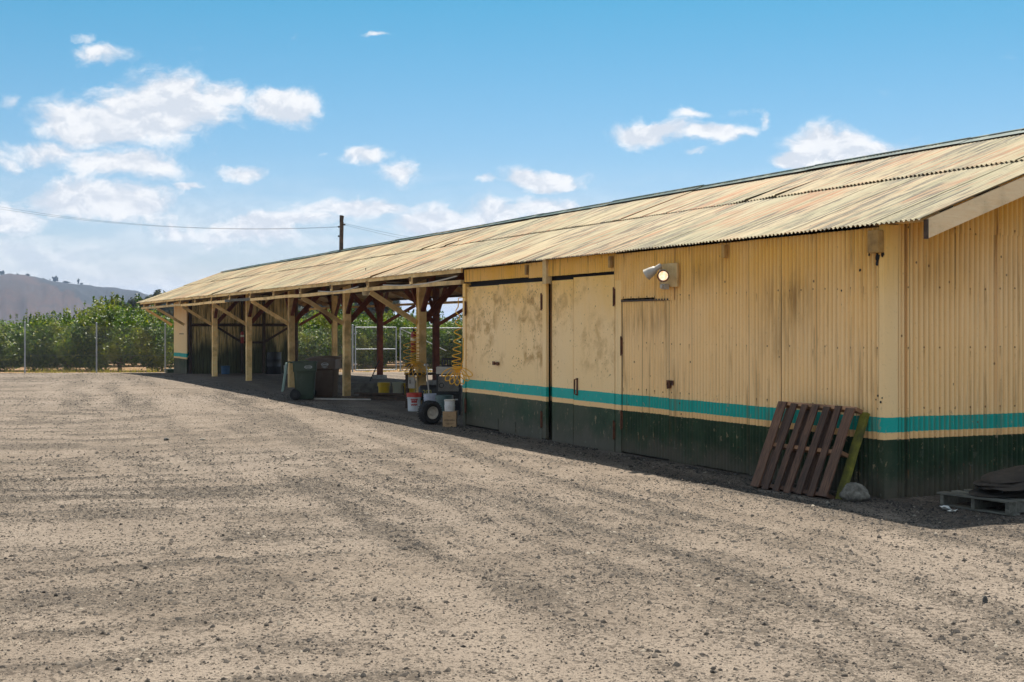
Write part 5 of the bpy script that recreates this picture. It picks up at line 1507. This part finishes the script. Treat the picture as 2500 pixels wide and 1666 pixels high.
# ------------------------------------------------------------------ citrus trees
def tree_mesh(seed, W, Dp, H, nleaf, leaf, shoots):
    """returns (crown mesh, trunk mesh); leaves spread through lumpy shells of many clumps"""
    r = np.random.default_rng(seed)
    # clump centres in a dome reaching nearly to the ground
    nc = 84
    th = r.random(nc) * 6.283; ph = np.arccos(1 - r.random(nc) * 1.75)
    rad = 0.62 + 0.25 * r.random(nc)
    cx = W / 2 * rad * np.sin(ph) * np.cos(th); cy = Dp / 2 * rad * np.sin(ph) * np.sin(th)
    czz = H * 0.43 + (H * 0.44) * rad * np.cos(ph) + 0.1
    cs = 0.34 + 0.36 * r.random(nc)
    k = r.integers(0, nc, nleaf)
    d = r.normal(size=(nleaf, 3)); d /= np.linalg.norm(d, axis=1)[:, None]
    q = (0.55 + 0.5 * r.random(nleaf) ** 0.6)
    P = np.stack([cx[k], cy[k], czz[k]], 1) + d * (cs[k] * q)[:, None] * np.array([1.15, 1.15, 0.95])
    nrm = d * 0.8 + r.normal(size=(nleaf, 3)) * 0.55 + np.array([0, 0, 0.25])
    # drooping outer skirt leaves
    low = P[:, 2] < 0.10
    P[low, 2] = 0.10 + r.random(low.sum()) * 0.7
    # shoots
    Ps = []; Ns = []
    for s in range(shoots):
        a = r.random() * 6.283; rr_ = (r.random() ** 0.7) * 0.42
        bx_, by_ = W * rr_ * math.cos(a), Dp * rr_ * math.sin(a)
        bz_ = H * 0.43 + H * 0.46 * math.sqrt(max(0, 1 - (rr_ / 0.5) ** 2)) - 0.15
        L_ = 0.35 + 0.65 * r.random(); lean = (r.random(2) - 0.5) * 0.35
        m_ = int(26 * L_ / 0.6)
        t_ = r.random(m_)
        pp = np.stack([bx_ + lean[0] * t_ * L_, by_ + lean[1] * t_ * L_, bz_ + t_ * L_], 1) + r.normal(size=(m_, 3)) * (0.055 * (1.25 - t_))[:, None]
        Ps.append(pp); Ns.append(r.normal(size=(m_, 3)))
    P = np.concatenate([P] + Ps); nrm = np.concatenate([nrm] + Ns); n = len(P)
    nrm /= np.linalg.norm(nrm, axis=1)[:, None]
    t1 = np.cross(nrm, r.normal(size=(n, 3))); t1 /= np.linalg.norm(t1, axis=1)[:, None]
    t2 = np.cross(nrm, t1)
    s = leaf * (0.7 + 0.7 * r.random(n))[:, None]
    fold = nrm * s * 0.18
    v = np.stack([P - t1 * s, P - t2 * s * 0.5 + fold, P + t1 * s, P + t2 * s * 0.5 + fold], 1).reshape(-1, 3)
    f = np.arange(n * 4).reshape(-1, 4)
    me = bpy.data.meshes.new('crown')
    me.vertices.add(len(v)); me.vertices.foreach_set('co', v.astype(np.float32).ravel())
    me.loops.add(f.size); me.loops.foreach_set('vertex_index', f.ravel().astype(np.int32))
    me.polygons.add(n); me.polygons.foreach_set('loop_start', np.arange(0, f.size, 4, dtype=np.int32)); me.polygons.foreach_set('loop_total', np.full(n, 4, dtype=np.int32))
    me.update(calc_edges=True)
    mb = MB(); rr_ = random.Random(seed)
    mb.tube([(0, 0, -0.1), (0.03, 0.02, 0.35), (0.02, 0.0, 0.7)], [0.13, 0.10, 0.09], 8)
    for i in range(7):
        a = 6.283 * i / 7 + rr_.uniform(-.3, .3); L_ = rr_.uniform(0.5, 0.8)
        mb.tube([(0.02, 0, 0.55), (W * 0.18 * math.cos(a), Dp * 0.18 * math.sin(a), 1.0), (W * 0.36 * L_ * math.cos(a), Dp * 0.36 * L_ * math.sin(a), H * rr_.uniform(0.55, 0.85))], [0.07, 0.045, 0.015], 6)
    return me, mb.mesh('trunk', M['bark'], True)
VAR = [tree_mesh(1, 5.2, 4.8, 2.9, 30000, 0.062, 30), tree_mesh(2, 5.2, 4.8, 2.6, 28000, 0.062, 22), tree_mesh(3, 5.4, 4.8, 2.75, 28000, 0.062, 26), tree_mesh(4, 5.9, 5.2, 3.3, 34000, 0.062, 40)]
for c, t_ in VAR: c.materials.append(M['leaf'])
def tree(var, x, Z, scale, rz, label, group='citrus trees beyond the fence'):
    p = cam_pt(x * (Z + 3.2) / Z, Z + 3.2)
    p.z -= 0.22
    e = empty('citrus_tree', p, rz, label, 'tree', group)
    scale = (scale[0] * 1.08, scale[1] * 1.17)
    e.scale = (scale[0], scale[0], scale[1]) if isinstance(scale, tuple) else (scale,) * 3
    link(VAR[var][0], 'crown', e); link(VAR[var][1], 'trunk', e)
    return e
row = [(1, -24.6, 60.0, (1.05, 0.92), 'leafy green citrus tree at the left edge of the photo, cut by the frame'),
       (2, -20.9, 61.5, (0.95, 0.93), 'leafy citrus tree behind the leftmost fence post'),
       (3, -17.6, 58.8, (1.02, 0.92), 'tallest citrus tree with long shoots, behind the second fence post'),
       (1, -13.6, 60.5, (0.78, 0.90), 'yellow-green citrus tree just left of the shed end, below the long braces'),
       (2, -10.7, 64.5, (0.85, 0.85), 'citrus tree mostly hidden behind the far end panel of the shed'),
       (0, -8.6, 66.0, (0.85, 1.02), 'rounded citrus tree seen through the bay left of the gate'),
       (3, -5.4, 67.5, (0.85, 0.80), 'citrus tree seen behind the left gate leaf'),
       (2, -2.2, 66.0, (0.95, 0.92), 'citrus tree seen behind the slanting brace of the right gate leaf'),
       (0, 1.6, 67.0, (1.0, 0.93), 'citrus tree seen through the bay nearest the big doors')]
for k, (v, x, Z, sc, lb) in enumerate(row): tree(v, x, Z, sc, k * 1.3, lb)
r_ = random.Random(77)
back = []
for rowi, Z in enumerate((68.5, 76)):
    for k in range(10):
        x = -30 + k * 4.6 + r_.uniform(-0.4, 0.4) + rowi * 1.5
        if x > 13: continue
        tr_ = tree(r_.randrange(4), x, Z + 2.5 + r_.uniform(-0.5, 0.5), (r_.uniform(0.95, 1.1), r_.uniform(0.82, 0.92)), r_.uniform(0, 6), 'citrus tree in the rows deep behind the fence')
        tr_['group'] = 'citrus trees in the deeper rows'
        back.append(tr_)
# weeds along the fence
wv = np.random.default_rng(3)
def weeds():
    n = 7000
    y = -2 + wv.random(n) * 0
    Y = 12 - wv.random(n) * 42; X = FX + 0.3 + wv.random(n) ** 2 * 4.0
    dn = fbm(X * 0.9, Y * 0.9, 3); keep = dn > 0.50
    X = X[keep]; Y = Y[keep]; n = len(X)
    h = 0.06 + 0.22 * wv.random(n) ** 2
    a = wv.random(n) * 6.283; w = 0.014
    lx = (wv.random(n) - 0.5) * h; ly = (wv.random(n) - 0.5) * h
    zb = ground_z(X, Y)
    v = np.stack([np.stack([X - w * np.cos(a), Y - w * np.sin(a), zb], 1), np.stack([X + w * np.cos(a), Y + w * np.sin(a), zb], 1), np.stack([X + lx, Y + ly, zb + h], 1)], 1).reshape(-1, 3)
    me = bpy.data.meshes.new('weeds'); me.from_pydata(v.tolist(), [], np.arange(n * 3).reshape(-1, 3).tolist()); me.update(); me.materials.append(M['weed'])
    tag(link(me, 'weeds'), 'dry yellow weeds along the foot of the chain link fence', 'weeds', kind='stuff')
weeds()

# ------------------------------------------------------------------ darker far trees and the hill
def far_tree(seed, W, H, nl=5000, leaf=0.35):
    r = np.random.default_rng(seed); nc = 26
    c = r.normal(size=(nc, 3)) * np.array([W * 0.20, W * 0.20, H * 0.17]) + np.array([0, 0, H * 0.58])
    k = r.integers(0, nc, nl); d = r.normal(size=(nl, 3)); d /= np.linalg.norm(d, axis=1)[:, None]
    P = c[k] + d * (0.16 * W * (0.5 + 0.5 * r.random(nl)))[:, None]
    t1 = np.cross(d, r.normal(size=(nl, 3))); t1 /= np.linalg.norm(t1, axis=1)[:, None]; t2 = np.cross(d, t1)
    s = leaf * (0.6 + 0.8 * r.random(nl))[:, None]
    v = np.stack([P - t1 * s, P - t2 * s * 0.6, P + t1 * s, P + t2 * s * 0.6], 1).reshape(-1, 3)
    me = bpy.data.meshes.new('crown'); me.from_pydata(v.tolist(), [], np.arange(nl * 4).reshape(-1, 4).tolist()); me.update(); me.materials.append(M['leaf_dark'])
    tm = MB().tube([(0, 0, -0.5), (0.1, 0, H * 0.3), (0, 0.1, H * 0.62)], [W * 0.05, W * 0.035, W * 0.015], 7)
    tm.tube([(0.1, 0, H * 0.28), (W * 0.2, 0.1, H * 0.6)], [W * 0.025, W * 0.01], 6).tube([(0.1, 0, H * 0.30), (-W * 0.2, -0.1, H * 0.62)], [W * 0.025, W * 0.01], 6)
    return me, tm.mesh('trunk', M['bark'])
FV = [far_tree(5, 9, 8.5), far_tree(6, 7, 7.5), far_tree(7, 5, 9)]
for k, (v, u, Z, sc, lb) in enumerate([(0, 362, 170, 0.85, 'dark round tree above the citrus, just left of the shed eave tip'), (1, 398, 180, 0.80, 'dark tree peeping between the long braces at the shed end'),
                            (1, 452, 175, 0.85, 'dark tree hidden behind the far end panel'), (0, 735, 180, 1.2, 'dark tree seen high through the first open bay'), (2, 800, 170, 0.85, 'slim dark tree seen through the bay behind the brown bin'), (1, 915, 175, 1.0, 'dark tree seen above the gate, left of the red post')]):
    p = cam_pt((u - 1250) / 3200 * Z, Z, -0.5)
    e = empty('far_tree', p, k * 0.9, lb, 'tree', 'dark trees far behind the orchard'); e.scale = (sc,) * 3
    link(FV[v][0], 'crown', e); link(FV[v][1], 'trunk', e)

def build_hill():
    prof_u = [-900, -500, -200, 0, 15, 35, 65, 100, 130, 150, 175, 210, 240, 285, 330, 355, 380, 430, 500, 600, 700, 800, 900]
    prof_v = [700, 672, 680, 674, 669, 671, 675, 680, 686, 689, 693, 695, 700, 702, 712, 719, 723, 735, 752, 775, 792, 800, 806]
    D = 1500.0
    nx, nd = 240, 46
    U = np.linspace(-900, 900, nx); T = np.linspace(-1, 1, nd)
    uu, tt = np.meshgrid(U, T)
    Z = D + tt * np.where(tt < 0, 420, 900)
    crest = (800 - np.interp(uu, prof_u, prof_v)) / 3200 * D + 1.7
    x = (uu - 1250) / 3200 * Z
    sh = np.where(tt < 0, 1 - np.abs(tt) ** 1.6, 1 - np.abs(tt) ** 2)
    rid = (fbm(uu * 0.012 + 9, tt * 2.2 + 4, 5) - 0.5) * 26 * np.clip(-tt * (1 + tt) * 4, 0, 1)
    gul = -np.abs(fbm(uu * 0.03 + 5, tt * 1.2, 4) - 0.5) * 40 * np.clip(-tt * (1 + tt) * 4, 0, 1)
    h = (crest + 6) * sh - 6 + rid + gul
    A = -SA * x + CA * Z; L = CA * x + SA * Z
    co = np.stack([A + CAMP.x, CAMP.y - L, h], -1).reshape(-1, 3)
    i = np.arange(nx * nd).reshape(nd, nx)
    q = np.stack([i[:-1, :-1], i[:-1, 1:], i[1:, 1:], i[1:, :-1]], -1).reshape(-1, 4)
    me = bpy.data.meshes.new('hill'); me.from_pydata(co.tolist(), [], q.tolist()); me.update()
    me.polygons.foreach_set('use_smooth', [True] * len(me.polygons)); me.materials.append(M['hill'])
    # scrub and the shade on the right-hand spur, both painted as dark colour
    at = me.attributes.new('scrub_shade', 'FLOAT', 'POINT')
    lim = 70 + 60 * (1 + tt)
    b = 1 / (1 + np.exp(-(uu - np.interp(tt, [-1, -0.55, -0.25, 0], [330, 190, 110, 62])) / 22.0))
    b = b * np.where((uu > 300) & (tt > -0.09), 0.45, 1.0)
    at.data.foreach_set('value', b.ravel().astype(np.float32))
    tag(link(me, 'hill'), kind='structure')
build_hill()
for k, (u, v0, hh, w, var) in enumerate([(5, 672, 10, 9, 0), (43, 672, 5, 4, 1), (68, 675, 7, 9, 1), (84, 678, 4, 3, 1), (92, 680, 3, 3, 1), (105, 682, 4, 5, 1), (122, 685, 5, 3, 2), (135, 689, 13, 9, 0), (162, 692, 6, 15, 1), (191, 694, 12, 7, 2), (199, 695, 5, 6, 1)]):
    Z = 1500.0; k_ = Z / 3200
    p = cam_pt((u - 1250) * k_, Z, 1.7 + (800 - v0) * k_ - 1.0)
    e = empty('ridge_tree', p, k, ['wide dark tree at the left end of the hill crest', 'small lone bush on the hill crest, second from the left', 'low wide pair of bushes on the hill crest', 'tiny bush on the crest right of the wide pair', 'tiny bush on the crest, second right of the wide pair', 'small bush midway along the hill crest', 'small narrow tree just left of the biggest crest tree', 'biggest round tree on the hill crest', 'long low clump on the crest between the two tall trees', 'tall pointed tree at the right of the hill crest', 'low bush at the foot of the pointed crest tree'][k], 'tree', 'trees along the hill crest')
    e.scale = (w * k_ / 5.6, w * k_ / 5.6, hh * k_ / 6.0)
    link(FV[var][0], 'crown', e); link(FV[var][1], 'trunk', e)

# ------------------------------------------------------------------ thin summer haze
def build_haze():
    m = bpy.data.materials.new('haze_air'); m.use_nodes = True; nt = m.node_tree; nt.nodes.clear()
    v = nt.nodes.new('ShaderNodeVolumePrincipled'); o = nt.nodes.new('ShaderNodeOutputMaterial')
    v.inputs['Color'].default_value = (0.50, 0.68, 1.0, 1); v.inputs['Density'].default_value = HAZE
    v.inputs['Anisotropy'].default_value = 0.3
    nt.links.new(v.outputs[0], o.inputs['Volume'])
    c = cam_pt(0, 1000, 0)
    mb = MB().box(-5600, 5600, -7500, 8000, -6.0, 90.0)
    ob = mb.build('haze', m, None, M=Matrix.Translation((c.x, c.y, 0)) @ Matrix.Rotation(vrot, 4, 'Z'))
    tag(ob, 'thin bluish summer haze filling the air', 'haze', kind='stuff')
HAZE = 0.00016
build_haze()
